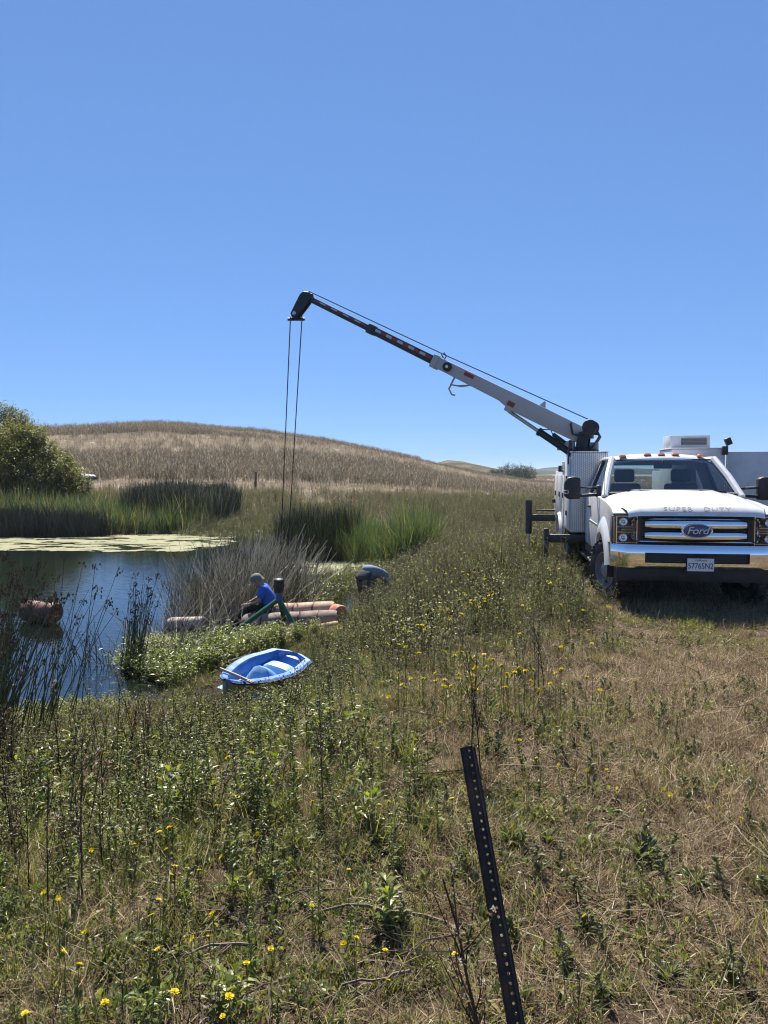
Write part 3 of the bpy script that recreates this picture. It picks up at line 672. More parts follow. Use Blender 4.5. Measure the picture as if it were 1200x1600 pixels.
# cord reel on the side, tabs, storage hook
mb = MB().lathe([(.001, .0), (.085, .0), (.09, .02), (.085, .04), (.05, .045), (.001, .045)], bp(bt(701), .02, FS*.10), SIDE*FS, 20); mb.build('cord_reel', M['black'], CR)
MB().lathe([(.03, .046), (.028, .052), (.001, .053)], bp(bt(701), .02, FS*.10), SIDE*FS, 12).build('reel_hub', M['plate'], CR)
MB().tube([bp(bt(690), .12), bp(bt(690), .18, .02), bp(bt(686), .22), bp(bt(684), .17, -.02), bp(bt(688), .13)], .012, 6).build('cable_guide', M['blacks'], CR)
tab = MB().prism([(-.06, 0), (.06, 0), (.012, .10), (-.012, .10)], 'y', -.012, .012).build('lifting_tab', M['boomw'], CR)
tab.matrix_local = Matrix.Translation(bp(bt(842), .133)) @ Matrix((AX.to_tuple(), (-SIDE).to_tuple(), UPV.to_tuple())).transposed().to_4x4()
h0 = bt(714); MB().tube([bp(h0, -.09), bp(h0+.0, -.33), bp(h0-.10, -.40), bp(h0-.16, -.385)], .018, 6).tube([bp(h0+.02, -.25), bp(h0-.20, -.19), bp(h0-.33, -.1)], .016, 6).tube([bp(h0-.33, -.10), bp(h0-.1, -.22)], .012, 6).build('storage_hook', M['boomw'], CR)
# lift cylinder
c0 = TL(at(889, 706, 12.9)); c1 = bp(bt(803), -.20); cm = c0.lerp(c1, .50)
MB().tube([c0, c0.lerp(c1, .47)], .062, 14).tube([c0.lerp(c1, .46), cm], .075, 14).build('cylinder_barrel', M['blacks'], CR)
MB().tube([cm, c1], .032, 12).build('cylinder_rod', M['steel'], CR)
MB().tube([c0.lerp(c1, .1)+UPV*.09, c0.lerp(c1, .3)+UPV*.10], .035, 8).tube([c0.lerp(c1, .3)+UPV*.09, c0.lerp(c1, .36)+UPV*.14, c0.lerp(c1, .45)+UPV*.07], .010, 6).build('valve', M['blacks'], CR)
MB().box(c1+UPV*.03, (.16, .18, .10), Matrix((AX.to_tuple(), (-SIDE).to_tuple(), UPV.to_tuple())).transposed()).build('cylinder_mount', M['boomw'], CR, bevel=.02)
# turret and winch
px_, py_ = A.x, A.y
MB().lathe([(.001, ZT+.02), (.26, ZT+.02), (.26, ZT+.06), (.17, ZT+.08), (.15, ZT+.12), (.001, ZT+.12)], (px_, py_, 0), (0, 0, 1), 28).build('slew_ring', M['blacks'], CR)
SH = Vector((SIDE.x, SIDE.y, 0)).normalized(); AH = Vector((AX.x, AX.y, 0)).normalized(); RT = Matrix((AH.to_tuple(), (-SH).to_tuple(), (0, 0, 1))).transposed()
def tb(a, sd, z): return Vector((px_, py_, 0))+AH*a+SH*sd+Vector((0, 0, z))
for q in (-1, 1):
    pl = [(-.09, ZT+.10), (.12, ZT+.10), (.09, A.z-.05), (.06, A.z+.06), (-.08, A.z+.08), (-.10, A.z)]
    mb = MB(); vs = [tb(a, q*.125, z) for a, z in pl]+[tb(a, q*.15, z) for a, z in pl]; n = len(pl)
    mb.add(vs, [tuple(range(n)), tuple(range(2*n-1, n-1, -1))]+[(i, n+i, n+(i+1) % n, (i+1) % n) for i in range(n)]).build('turret_cheek', M['blacks'], CR, bevel=.006, seg=1)
MB().box(tb(.30, 0, ZT+.14), (.30, .12, .16), RT).build('cylinder_foot', M['boomw'], CR, bevel=.02)
wc = TL(at(923, 668, 12.85)); 
MB().lathe([(.001, -.15), (.125, -.15), (.13, -.14), (.125, -.125), (.075, -.12), (.075, .12), (.125, .125), (.13, .14), (.125, .15), (.001, .15)], wc, SIDE, 28).build('winch_drum', M['blacks'], CR)
mb = MB()
for k in range(7): mb.tube([wc+SIDE*(-.105+.035*k)+(UPV*math.cos(a)+AX*math.sin(a))*.088 for a in np.linspace(0, 2*math.pi, 17)], .012, 5, caps=False)
mb.build('wound_rope', M['cable'], CR)['kind'] = 'stuff'
mb = MB()
for k in range(10):
    a = 2*math.pi*k/10; mb.lathe([(.012, .15), (.01, .16), (.001, .16)], wc+(UPV*math.cos(a)+AX*math.sin(a))*.09, SIDE, 6); mb.lathe([(.012, -.15), (.01, -.16), (.001, -.16)], wc+(UPV*math.cos(a)+AX*math.sin(a))*.09, SIDE, 6)
mb.lathe([(.05, .15), (.045, .2), (.001, .205)], wc, SIDE, 14); mb.build('winch_bolts', M['blacks'], CR)['kind'] = 'stuff'
MB().box(tb(-.08, 0, wc.z-.13), (.16, .26, .12), RT).build('winch_mount', M['blacks'], CR, bevel=.01)
MB().box(tb(-.17, .02, ZT+.10), (.14, .22, .18), RT).build('hydraulic_motor', M['grey'], CR, bevel=.02)
for q, (o1, o2) in enumerate(((.05, .2), (-.06, .26), (.1, .15))):
    MB().tube([tb(-.10, o1, wc.z-.10), tb(-.22, o1+.03, wc.z-.06-.03*q), tb(-.27, o1+.02, wc.z-.16), tb(-.22, o1, wc.z-.25), tb(-.15, o1-.05, ZT+.1)], .018, 8).build('hydraulic_hose', M['black'], CR)
MB().tube([tb(.16, FS*.17, A.z+.02), tb(.20, FS*.17, A.z+.20), tb(.18, FS*.17, A.z+.22)], .02, 6).tube([tb(.16, FS*.17, A.z+.02), tb(-.05, FS*.17, A.z+.0)], .018, 6).build('rope_tensioner', M['black'], CR)
MB().bb(px_-.30, px_-.22, py_-.42, py_-.34, ZT-.19, ZT+.06).bb(px_-.29, px_-.23, py_-.43, py_-.36, ZT+.06, ZT+.22).build('control_box', M['black'], CR, bevel=.01)
# boom head, sheave, hanging block
hd = TL(at(462, 492, 15.0)); hdir = (hd-B); hl = hdir.length; hdir.normalize(); hn = SIDE.cross(hdir).normalized()
def hb(a, n_, sd): return B+hdir*a+hn*n_+SIDE*sd
for q in (-.075, .055):
    pl = [(-.13, -.03), (-.08, .10), (0, .13), (.20, .11), (hl+.02, .08), (hl+.07, 0), (hl+.03, -.09), (.15, -.12), (-.05, -.13)]
    mb = MB(); n = len(pl); vs = [hb(a, b, q) for a, b in pl]+[hb(a, b, q+.02) for a, b in pl]
    mb.add(vs, [tuple(range(n)), tuple(range(2*n-1, n-1, -1))]+[(i, n+i, n+(i+1) % n, (i+1) % n) for i in range(n)]).build('head_plate', M['blacks'], CR, bevel=.005, seg=1)
for a in (.0, hl-.03):
    MB().lathe([(.03, -.02), (.11, -.025), (.12, -.015), (.09, 0), (.12, .015), (.11, .025), (.03, .02)], hb(a, 0, 0), SIDE, 22).build('sheave', M['blacks'], CR)
MB().lathe([(.03, .08), (.045, .09), (.03, .11), (.001, .11)], hb(hl-.02, 0, 0), SIDE*FS, 10).build('pin', M['steel'], CR)
k1, k2 = TL(at(454, 499, 15.0)), TL(at(472, 499, 15.0)); kc = (k1+k2)/2
MB().tube([kc+Vector((0, 0, .12)), kc], .05, 8).build('overload_weight', M['blacks'], CR)
MB().tube([k1+(k1-kc)*.5, k2+(k2-kc)*.5], .03, 8).build('limit_bar', M['blacks'], CR)
e1, e2 = TL(at(437, 888, 16.8)), TL(at(448, 888, 16.8))
for a, b in ((k1, e1), (k2, e2)): MB().tube([a+Vector((0, 0, .05)), b], .011, 6).build('wire_rope', M['cable'], CR)
MB().tube([wc+UPV*.11, bp(bt(690), .19), B+UPV*.13], .010, 6).tube([B+UPV*.13, B+AX*.11+UPV*.04, hb(hl, .11, 0), k2+Vector((0, 0, .05))], .009, 6).build('wire_rope', M['cable'], CR)
ec = (e1+e2)/2
MB().lathe([(.001, .03), (.13, .03), (.14, 0), (.13, -.03), (.001, -.03)], ec-Vector((0, 0, .12)), SIDE, 20).bb(ec.x-.09, ec.x+.09, ec.y-.05, ec.y+.05, ec.z-.16, ec.z+.02).build('hook_block', M['blacks'], CR, bevel=.006)
MB().tube([ec+Vector((0, 0, -.2)), ec+Vector((0, 0, -.32)), ec+Vector((.07, 0, -.40)), ec+Vector((0, 0, -.46)), ec+Vector((-.07, 0, -.41))], .022, 8).build('hook', M['steel'], CR)
# ================================================================ boat, floats, tripod, post, far car, people
def shade(name, col, **k): M[name] = paint(name, col, **k)
shade('boat_blue', (.035, .16, .50), rough=.38, var=.12, dust=((.36, .40, .43), .4), nscale=2)
shade('boat_light', (.16, .36, .66), rough=.42, var=.12, dust=((.45, .47, .47), .5), nscale=2)
shade('boat_trim', (.015, .03, .10), rough=.5)
shade('boat_under', (.30, .32, .14), rough=.55, var=.3)
shade('wood', (.42, .33, .22), rough=.7, var=.3)
shade('sticker', (.55, .40, .06), rough=.5, var=.3)
shade('float_orange', (.40, .115, .055), rough=.7, var=.35, nscale=5, dust=((.42, .33, .25), .75))
shade('float_pale', (.44, .26, .17), rough=.75, var=.3, nscale=4, dust=((.50, .43, .36), .9))
shade('float_grey', (.27, .21, .175), rough=.8, var=.35, nscale=5, dust=((.20, .085, .05), .7))
shade('float_white', (.46, .38, .32), rough=.75, var=.25, nscale=4, dust=((.34, .17, .11), .6))
shade('float_tan', (.36, .25, .13), rough=.8, var=.3, nscale=5, dust=((.2, .14, .08), .6))
shade('float_dark', (.15, .05, .038), rough=.6, var=.4, nscale=5, dust=((.22, .13, .10), .4))
shade('tripod_green', (.02, .11, .055), rough=.45, var=.2)
shade('tripod_blue', (.05, .13, .30), rough=.5)
shade('skin', (.42, .26, .18), rough=.55, var=.1)
shade('shirt_blue', (.03, .12, .52), rough=.85, var=.15, nscale=8)
shade('shirt_pale', (.17, .225, .29), rough=.85, var=.25, nscale=8)
shade('trousers_dark', (.018, .019, .023), rough=.9, var=.3, nscale=8)
shade('jeans', (.05, .05, .06), rough=.9, var=.3, nscale=8)
shade('cap_grey', (.17, .18, .15), rough=.9, var=.2)
shade('boots', (.03, .022, .016), rough=.7, var=.3)
shade('hair', (.03, .02, .015), rough=.8)
shade('post_steel', (.022, .014, .011), rough=.65, metal=.1, var=.45, nscale=14, dust=((.16, .07, .035), .6), bump=.3, bscale=120)
shade('old_wood', (.10, .085, .07), rough=.9, var=.4)

# ---- small blue boat on the bank
bowP, sternP = at_z(349, 1070, -.86)-Vector((0, 0, .265)), at_z(456, 1019, -.78)-Vector((0, 0, .265))
dv = sternP-bowP; BL = dv.length
BOAT = empty('small_boat', bowP, math.atan2(dv.y, dv.x), 'small blue plastic boat with a moulded hump, lying on the weedy bank', 'boat')
BOAT.scale = (1, 1, .76); BOAT.rotation_euler = (R(9), -math.asin(dv.z/BL), math.atan2(dv.y, dv.x))
def hb_(u): return .40*min(1, (math.sin(math.pi*min(u*1.35+.10, 1)*.5))**.9)*(1-.22*float(sstep(.6, 1, u)))
US = np.linspace(0, 1, 26)
def sect(u, prof):
    b = hb_(u); return [(u*BL, k*b+q*0, z) for k, z, q in prof]
out = [(-1, .34, 0), (-.985, .26, 0), (-.93, .14, 0), (-.8, .04, 0), (-.5, .0, 0), (0, -.01, 0), (.5, 0, 0), (.8, .04, 0), (.93, .14, 0), (.985, .26, 0), (1, .34, 0)]
def taper(u): return max(.0, min(1, u/.07))*max(0, min(1, (1-u)/.03))
rows = []
for u in US:
    e = .35+.65*taper(u)**.6
    rows.append([(u*BL+(.05*(1-e)), k*hb_(u)*e, .34-(.34-z)*e+ .10*(1-u)**3) for k, z, q in out])
MB().grid([r for r in rows]).build('hull', M['boat_under'], BOAT)
inn = [(-1, .34), (-1.05, .345), (-1.05, .31), (-1.0, .30)]
rimL = []; 
rowsI = []
for u in US:
    e = .35+.65*taper(u)**.6; sh = .10*(1-u)**3; b = hb_(u)*e; bi = max(.02, b-.075)
    fl = .12 if .12 < u < .93 else .12+.2*(1-taper(u))
    prof = [(-b-.02, .285), (-b-.03, .335), (-b-.005, .352), (-bi, .35), (-bi+.03, .30), (-bi*.86, .16), (-bi*.72, fl), (0, fl-.01), (bi*.72, fl), (bi*.86, .16), (bi-.03, .30), (bi, .35), (b+.005, .352), (b+.03, .335), (b+.02, .285)]
    rowsI.append([(u*BL+.05*(1-e), y, z+sh) for y, z in prof])
MB().grid(rowsI).build('cockpit_liner', M['boat_blue'], BOAT)
for rr, hr in ((rowsI[0], rows[0]), (rowsI[-1], rows[-1])):
    MB().grid([rr[1:14], [rr[1+i] if i in (0, 12) else (rr[1+i][0], rr[1+i][1], max(rr[1+i][2], .33)) for i in range(13)]]).add(hr, [tuple(range(len(hr)))]).build('end_panel', M['boat_blue'], BOAT)
mb = MB(); mb.tube([(r[1][0], r[1][1]-.004, r[1][2]-.02) for r in rowsI], .016, 6); mb.build('rub_rail', M['boat_trim'], BOAT)
mb = MB(); mb.tube([(r[-2][0], r[-2][1]+.004, r[-2][2]-.02) for r in rowsI], .016, 6); mb.build('rub_rail', M['boat_trim'], BOAT)
# moulded hump, bow deck and two seats
def hump(x0, x1, w0, h, z0, sl0, sl1):
    rows = []
    for t in np.linspace(0, 1, 13):
        x = x0+(x1-x0)*t; k = float(sstep(0, sl0, t))*float(1-sstep(1-sl1, 1, t)); hh = h*k**.7
        rows.append([(x, w0*(q), z0+hh*(1-abs(q)**3.5)) for q in np.linspace(-1, 1, 13)])
    return MB().grid(rows)
hump(.60, 1.05, .20, .27, .11, .35, .7).build('centre_hump', M['boat_light'], BOAT)
hump(.22, .64, .30, .09, .11, .3, .3).build('foot_deck', M['boat_light'], BOAT)
hump(1.02, 1.34, .29, .14, .11, .3, .25).build('seat', M['boat_light'], BOAT)
hump(1.40, 1.60, .25, .18, .11, .3, .3).build('stern_deck', M['boat_blue'], BOAT)
mb = MB(); n = 16
mb.add([(.802-.002, 0, .215)]+[(.805+.0*i, (.075 if i % 2 else .045)*math.cos(2*math.pi*i/n), .215+(.055 if i % 2 else .035)*math.sin(2*math.pi*i/n)) for i in range(n)], [(0, 1+i, 1+(i+1) % n) for i in range(n)])
st = mb.build('sun_sticker', M['sticker'], BOAT); st.location = (-.10, 0, .01); st.rotation_euler = (0, R(38), 0)
# plank lying across the bow
pp = at(351, 1049, 9.25); qq = at(358, 1073, 8.9)
bm_ = BOAT.matrix_basis; pk = empty('wooden_stick', (0, 0, 0), 0, 'short pale wooden stick laid across the bow of the blue boat', 'stick')
bpy.context.view_layer.update(); MWB = BOAT.matrix_world.copy()
p0 = MWB @ Vector((.22, .27, .455)); p1 = MWB @ Vector((.15, -.29, .455))
MB().tube([p0, p0.lerp(p1, .5)+Vector((0, 0, .004)), p1], [.017, .019, .018], 6).build('shaft', M['wood'], pk)
MB().box(p1.lerp(p0, .06), (.05, .09, .022), (p1-p0).to_track_quat('Y', 'Z').to_matrix()).build('grip', M['wood'], pk, bevel=.006)

# ---- pipe floats
def pfloat(a, b, r, mat, label, grooves=4, endmat=None, group=None, sub=False):
    a, b = Vector(a), Vector(b); L = (b-a).length
    f = empty('pipe_float', a, 0, label, 'float', group); ax = (b-a).normalized()
    prof = [(.02, 0), (r*.55, 0), (r*.58, -.03), (r*.9, -.02), (r*.98, .02)]
    for k in range(grooves):
        s0 = L*(k+.06)/grooves; s1 = L*(k+.94)/grooves
        prof += [(r*.93, s0-.012), (r, s0), (r*1.01, (s0+s1)/2), (r, s1), (r*.93, s1+.012)]
    prof += [(r*.98, L-.02), (r*.9, L+.02), (r*.58, L+.03), (r*.55, L), (.02, L)]
    rows = MB().lathe(prof, (0, 0, 0), ax, 22)
    rows.v = [tuple(Vector(v)+Vector((math.sin(v[0]*9+v[2]*7), math.cos(v[1]*8), math.sin(v[0]*11+v[1]*5)))*r*.025) for v in rows.v]
    rows.build('shell', mat, f, angle=50)
    for k in range(1, grooves):
        rb = MB().lathe([(r*1.0, L*k/grooves-.016), (r*1.035, L*k/grooves-.012), (r*1.035, L*k/grooves+.012), (r*1.0, L*k/grooves+.016)], (0, 0, 0), ax, 22); rb.build('strap', M['float_dark'], f)
    for e, dr in ((0, -1), (L, 1)):
        MB().lathe([(r*.2, dr*.0), (r*.2, dr*.05), (r*.13, dr*.05), (.004, dr*.02)], ax*(e), ax*1.0, 12).build('end_fitting', endmat or mat, f)
    return f
pfloat(at(432, 957, 14.25), at(522, 953, 14.0), .17, M['float_pale'], 'pale pink pipe float lying at the back of the pile beside the seated man', 3, M['float_orange'])
pfloat(at(383, 975, 13.75), at(527, 968, 13.55), .185, M['float_grey'], 'long grey stained pipe float at the front of the pile, with an orange end', 5, M['float_orange'])
pfloat(at(486, 985, 13.15), at(527, 977, 13.25), .085, M['float_tan'], 'thin tan pipe section lying before the grey float', 2)
pfloat(at(440, 989, 13.1), at(466, 987, 13.05), .075, M['float_orange'], 'short rusty orange pipe stub at the foot of the green tripod', 1)
pfloat(at(512, 953, 14.35), at(533, 958, 13.6), .15, M['float_orange'], 'orange pipe float seen end on at the pond side of the pile', 2)
pfloat(at(266, 975, 13.8), at(317, 973, 13.5), .12, M['float_white'], 'whitish pipe float lying alone among the bleached rushes', 2, M['float_orange'])
pfloat(at(42, 954, 14.4), at(86, 958, 14.1), .20, M['float_dark'], 'dull red float riding alone in the open water', 2, M['float_orange'])

# ---- green tripod with black motor head
ap = at(436, 936, 13.05)
TP = empty('green_tripod', (ap.x, ap.y, WATER), 0, 'green tubular tripod with a black motor head standing before the pipe floats', 'tripod')
az_ = ap.z-WATER
f1 = at(392, 968, 12.9)-Vector((ap.x, ap.y, WATER)); f2 = at(468, 992, 12.9)-Vector((ap.x, ap.y, WATER)); f1.z = max(f1.z, -.05)
for ft in (f1+(f1-Vector((0, 0, az_)))*.30, f2, Vector((.05, .75, -.1))): MB().tube([(0, 0, az_), ft], .042, 10).build('leg', M['tripod_green'], TP)
MB().box(f2+Vector((.0, 0, -.02)), (.10, .1, .2)).build('foot', M['black'], TP, bevel=.02)
MB().lathe([(.001, .0), (.055, 0), (.06, .05), (.05, .16), (.001, .16)], (0, 0, az_-.03), (0, 0, 1), 14).build('neck', M['tripod_blue'], TP)
MB().lathe([(.001, .12), (.07, .12), (.09, .16), (.092, .27), (.085, .35), (.06, .37), (.001, .375)], (0, 0, az_), (0, 0, 1), 18).bb(-.1, .1, -.02, .02, az_+.22, az_+.26).build('motor_head', M['black'], TP, angle=40)
sp_ = at(419, 955, 12.95); MB_ = MB().tube([sp_-Vector((0, 0, .55)), sp_-Vector((0.01, 0, 0))], .012, 6).ball(sp_+Vector((0, 0, .01)), .018, 8, 6)
tag(MB_.build('stake', M['wood']), 'thin pale stake stuck upright beside the green tripod', 'stake')

# ---- perforated U-channel post in front
pb, pt = Vector((.425, 1.96, -.08)), at(732, 1166, 2.5)
POST = empty('steel_post', pb, 0, 'rusty perforated steel channel post leaning in the dry grass', 'post')
pa = (pt-pb); PL = pa.length; pa.normalize(); ps = Vector((1, .12, 0)); ps = (ps-pa*ps.dot(pa)).normalized(); pn = pa.cross(ps).normalized()
if pn.y > 0: pn = -pn
def pv(s_, l, n_=0): return pa*l+ps*s_+pn*n_
mb = MB(); step = .0254; W = .011; rh = .0047; n = int(PL/step); hole8 = 12
for side_n in (0, -.0035):
    for k in range(n):
        l = PL-(k+1)*step; c = l+step/2
        ringv = [pv(rh*math.cos(2*math.pi*j/hole8), c+rh*math.sin(2*math.pi*j/hole8), side_n) for j in range(hole8)]
        outv = []
        for j in range(hole8):
            ca, sa = math.cos(2*math.pi*j/hole8), math.sin(2*math.pi*j/hole8); q = max(abs(ca)/W, abs(sa)/(step/2)); outv.append(pv(ca/q, c+sa/q, side_n))
        corners = {}
        mb.add(ringv+outv, [(j, (j+1) % hole8, hole8+(j+1) % hole8, hole8+j) for j in range(hole8)])
        for sx in (-1, 1):
            for sz in (-1, 1):
                pass
    # corner fillers
    for k in range(n):
        l = PL-(k+1)*step; c = l+step/2
        for j in range(hole8):
            a0, a1 = 2*math.pi*j/hole8, 2*math.pi*(j+1)/hole8
            def ed(a):
                ca, sa = math.cos(a), math.sin(a); return (abs(ca)/W > abs(sa)/(step/2)), ca, sa
            e0, e1 = ed(a0), ed(a1)
            if e0[0] != e1[0]:
                def ov(ca, sa): q = max(abs(ca)/W, abs(sa)/(step/2)); return pv(ca/q, c+sa/q, side_n)
                am = (a0+a1)/2; cx = math.copysign(W, math.cos(am)); cz = math.copysign(step/2, math.sin(am))
                mb.add([ov(e0[1], e0[2]), ov(e1[1], e1[2]), pv(cx, c+cz, side_n)], [(0, 1, 2)])
# hole walls
for k in range(n):
    c = PL-(k+1)*step+step/2
    mb.grid([[pv(rh*math.cos(2*math.pi*j/hole8), c+rh*math.sin(2*math.pi*j/hole8), q) for j in range(hole8)] for q in (0, -.0035)], 0, True)
mb.build('web', M['post_steel'], POST, smooth=False)
lb = PL-n*step
for s in (-1, 1):
    sec = [(W, 0), (W+.009, .020), (W+.016, .020), (W+.016, .0165), (W+.0115, .0165), (W, -.0035)]
    mb = MB(); rows = [[pv(s*a, l, -b) for a, b in sec] for l in (lb-.05, PL)]
    # flanges fold away from the camera side
    mb.grid(rows, 0, True); mb.add(rows[1], [tuple(range(6))]); mb.build('flange', M['post_steel'], POST, smooth=False)
MB().add([pv(-W-.016, PL+.0006, -.0165), pv(-W, PL+.0006, 0), pv(W, PL+.0006, 0), pv(W+.016, PL+.0006, -.0165), pv(W, PL+.0006, -.0035), pv(-W, PL+.0006, -.0035)], [(0, 1, 5), (1, 2, 4, 5), (2, 3, 4)]).build('cut_end', M['steel'], POST, smooth=False)

# ---- lone post on the far slope
fp = drop(399, 768, 0, 38); fo = empty('fence_post', fp, 0, 'dark weathered fence post standing alone at the foot of the hill', 'post')
MB().tube([(0, 0, -.2), (.03, 0, .8), (.05, .02, 1.35)], [.10, .09, .075], 7).build('shaft', M['old_wood'], fo)
MB().lathe([(.08, 1.33), (.07, 1.37), (.001, 1.40)], (.05, .02, 0), (0, 0, 1), 7).build('cap', M['old_wood'], fo)

# ---- white pickup half hidden behind the willow
cpos = Vector((-23.4, 52.5, 0)); cpos.z = T(cpos.x, cpos.y)-.05
CAR = empty('parked_pickup', cpos, R(-8), 'white pickup parked behind the olive green willow, only its hood and roof showing', 'pickup')
side = [(-2.6, .45), (-2.65, .95), (-2.55, 1.08), (-.7, 1.10), (-.55, 1.12), (-.35, 1.72), (.1, 1.80), (.75, 1.76), (1.25, 1.20), (2.45, 1.08), (2.62, .95), (2.66, .5), (2.2, .42), (-2.1, .42)]
mb = MB().prism(side, 'y', -.92, .92); mb.build('body', M['white'], CAR, bevel=.06, seg=3)
for s in (-1, 1):
    MB().prism([(-.42, 1.18), (-.26, 1.62), (.12, 1.70), (.12, 1.18)], 'y', s*.925, s*.93).build('side_window', M['black'], CAR)
    MB().prism([(.18, 1.18), (.18, 1.70), (.70, 1.66), (1.12, 1.20)], 'y', s*.925, s*.93).build('side_window', M['black'], CAR)
    for x in (-1.65, 1.75): MB().lathe([(.02, -.1), (.38, -.1), (.40, 0), (.38, .1), (.02, .1)], (x, s*.82, .40), (0, 1, 0), 20).build('wheel', M['rubber'], CAR)
    MB().bb(2.60, 2.69, s*.55, s*.90, .72, .95).build('headlight', M['greyd'], CAR, bevel=.02)
MB().bb(2.63, 2.70, -.5, .5, .62, .98).build('grille', M['black'], CAR, bevel=.02)
MB().add([(.80, -.80, 1.735), (.80, .80, 1.735), (1.24, .84, 1.225), (1.24, -.84, 1.225)], [(0, 1, 2, 3)]).build('windshield', M['black'], CAR).location = (.02, 0, .02)

# ---- people
def skin(name, nodes, edges, root, mat, parent, sub=2):
    ks = list(nodes); me = bpy.data.meshes.new(name); me.from_pydata([nodes[k][0] for k in ks], [(ks.index(a), ks.index(b)) for a, b in edges], [])
    o = bpy.data.objects.new(name, me); C.objects.link(o); o.modifiers.new('s', 'SKIN'); sv = me.skin_vertices[0].data
    for i, k in enumerate(ks):
        r = nodes[k][1]; sv[i].radius = (r, r) if isinstance(r, (int, float)) else r; sv[i].use_root = (k == root)
    m2 = o.modifiers.new('d', 'SUBSURF'); m2.levels = sub; m2.render_levels = sub
    dg = bpy.context.evaluated_depsgraph_get(); dg.update(); nm = bpy.data.meshes.new_from_object(o.evaluated_get(dg)); bpy.data.objects.remove(o)
    nm.polygons.foreach_set('use_smooth', [True]*len(nm.polygons)); nm.materials.clear(); nm.name = name
    return link(name, nm, mat, parent)
def person(loc, rz, label, J, mats, cap):
    """J: joints in metres. One continuous body; shirt, trousers, boots and cap are its clothes."""
    P = empty('person', loc, rz, label, 'person')
    V = {k: Vector(v) for k, v in J.items()}
    nd = {'pel': (V['pel'], .11), 'spi': (V['spi'], .10), 'che': (V['che'], .105), 'nec': (V['nec'], .055), 'hd0': (V['nec'].lerp(V['hed'], .55), .075), 'hed': (V['hed'], .10), 'top': (V['top'], .075)}
    ed = [('pel', 'spi'), ('spi', 'che'), ('che', 'nec'), ('nec', 'hd0'), ('hd0', 'hed'), ('hed', 'top')]
    for s in 'LR':
        for a, r in (('sh', .055), ('el', .042), ('wr', .030), ('hip', .09), ('kn', .062), ('an', .042)): nd[a+s] = (V[a+s], r)
        ed += [('che', 'sh'+s), ('sh'+s, 'el'+s), ('el'+s, 'wr'+s), ('pel', 'hip'+s), ('hip'+s, 'kn'+s), ('kn'+s, 'an'+s)]
        fd = (V['wr'+s]-V['el'+s]).normalized(); lat = fd.cross(Vector((0, 1, .2))).normalized(); pm = V['wr'+s]+fd*.07
        nd['pm'+s] = (pm, .032); ed.append(('wr'+s, 'pm'+s))
        for i, ln in enumerate((.065, .075, .07, .055)):
            b = pm+fd*.03+lat*(i-1.5)*.020; c = b+fd*ln*.55+Vector((0, 0, -.004)); e = c+(fd*.6-lat.cross(fd)*.5)*ln*.5
            nd[f'f{i}a{s}'] = (b, .010); nd[f'f{i}b{s}'] = (c, .009); nd[f'f{i}c{s}'] = (e, .008); ed += [('pm'+s, f'f{i}a{s}'), (f'f{i}a{s}', f'f{i}b{s}'), (f'f{i}b{s}', f'f{i}c{s}')]
        tb0 = pm-fd*.02-lat*.035; nd['t0'+s] = (tb0, .012); nd['t1'+s] = (tb0+fd*.04-lat*.02, .010); ed += [('pm'+s, 't0'+s), ('t0'+s, 't1'+s)]
    skin('body', nd, ed, 'pel', M['skin'], P, 2)
    # shirt
    e1 = 1.16; sn = {'pel': (V['pel'].lerp(V['spi'], .1), .18), 'spi': (V['spi'], .17), 'che': (V['che'], .165), 'nec': (V['che'].lerp(V['nec'], .75), .085)}; se = [('pel', 'spi'), ('spi', 'che'), ('che', 'nec')]
    for s in 'LR':
        sn['sh'+s] = (V['sh'+s], .085); sn['el'+s] = (V['sh'+s].lerp(V['el'+s], mats.get('sleeve', .75)), .07); se += [('che', 'sh'+s), ('sh'+s, 'el'+s)]
    skin('shirt', sn, se, 'pel', mats['shirt'], P)
    tn = {'wst': (V['pel'].lerp(V['spi'], .6), .13), 'pel': (V['pel'], .145)}; te = [('wst', 'pel')]
    for s in 'LR':
        tn['hip'+s] = (V['hip'+s], .112); tn['kn'+s] = (V['kn'+s], .085); tn['an'+s] = (V['kn'+s].lerp(V['an'+s], .92), .066); te += [('pel', 'hip'+s), ('hip'+s, 'kn'+s), ('kn'+s, 'an'+s)]
    skin('trousers', tn, te, 'pel', mats['trousers'], P)
    fw = Vector(J['fwd']).normalized()
    for s in 'LR':
        a = V['an'+s]; skin('boot', {'a': (a+Vector((0, 0, .04)), .06), 'b': (a+Vector((0, 0, -.05)), .055), 'c': (a+fw*.10+Vector((0, 0, -.065)), .05), 'd': (a+fw*.19+Vector((0, 0, -.07)), .042)}, [('a', 'b'), ('b', 'c'), ('c', 'd')], 'a', M['boots'], P)
    # face and cap
    up = (V['top']-V['nec']).normalized(); fc = (Vector(J['face'])-up*Vector(J['face']).dot(up)).normalized(); sd = up.cross(fc); Rm = Matrix((fc, sd, up)).transposed()
    h = V['hed']
    MB().ball(h+fc*.108-up*.015, (.022, .014, .022), 8, 6, rot=Rm).build('nose', M['skin'], P)
    for q in (-1, 1):
        MB().ball(h+sd*q*.098-up*.01, (.02, .012, .032), 8, 6, rot=Rm).build('ear', M['skin'], P); MB().ball(h+fc*.094+sd*q*.034+up*.012, .011, 8, 6).build('eye', M['greyd'], P)
    MB().ball(h+fc*.092-up*.06, (.012, .028, .007), 8, 6, rot=Rm).build('mouth', M['float_dark'], P)
    MB().ball(h-fc*.02-up*.005, (.112, .106, .10), 14, 10, rot=Rm).build('hair', M['hair'], P) if not cap else None
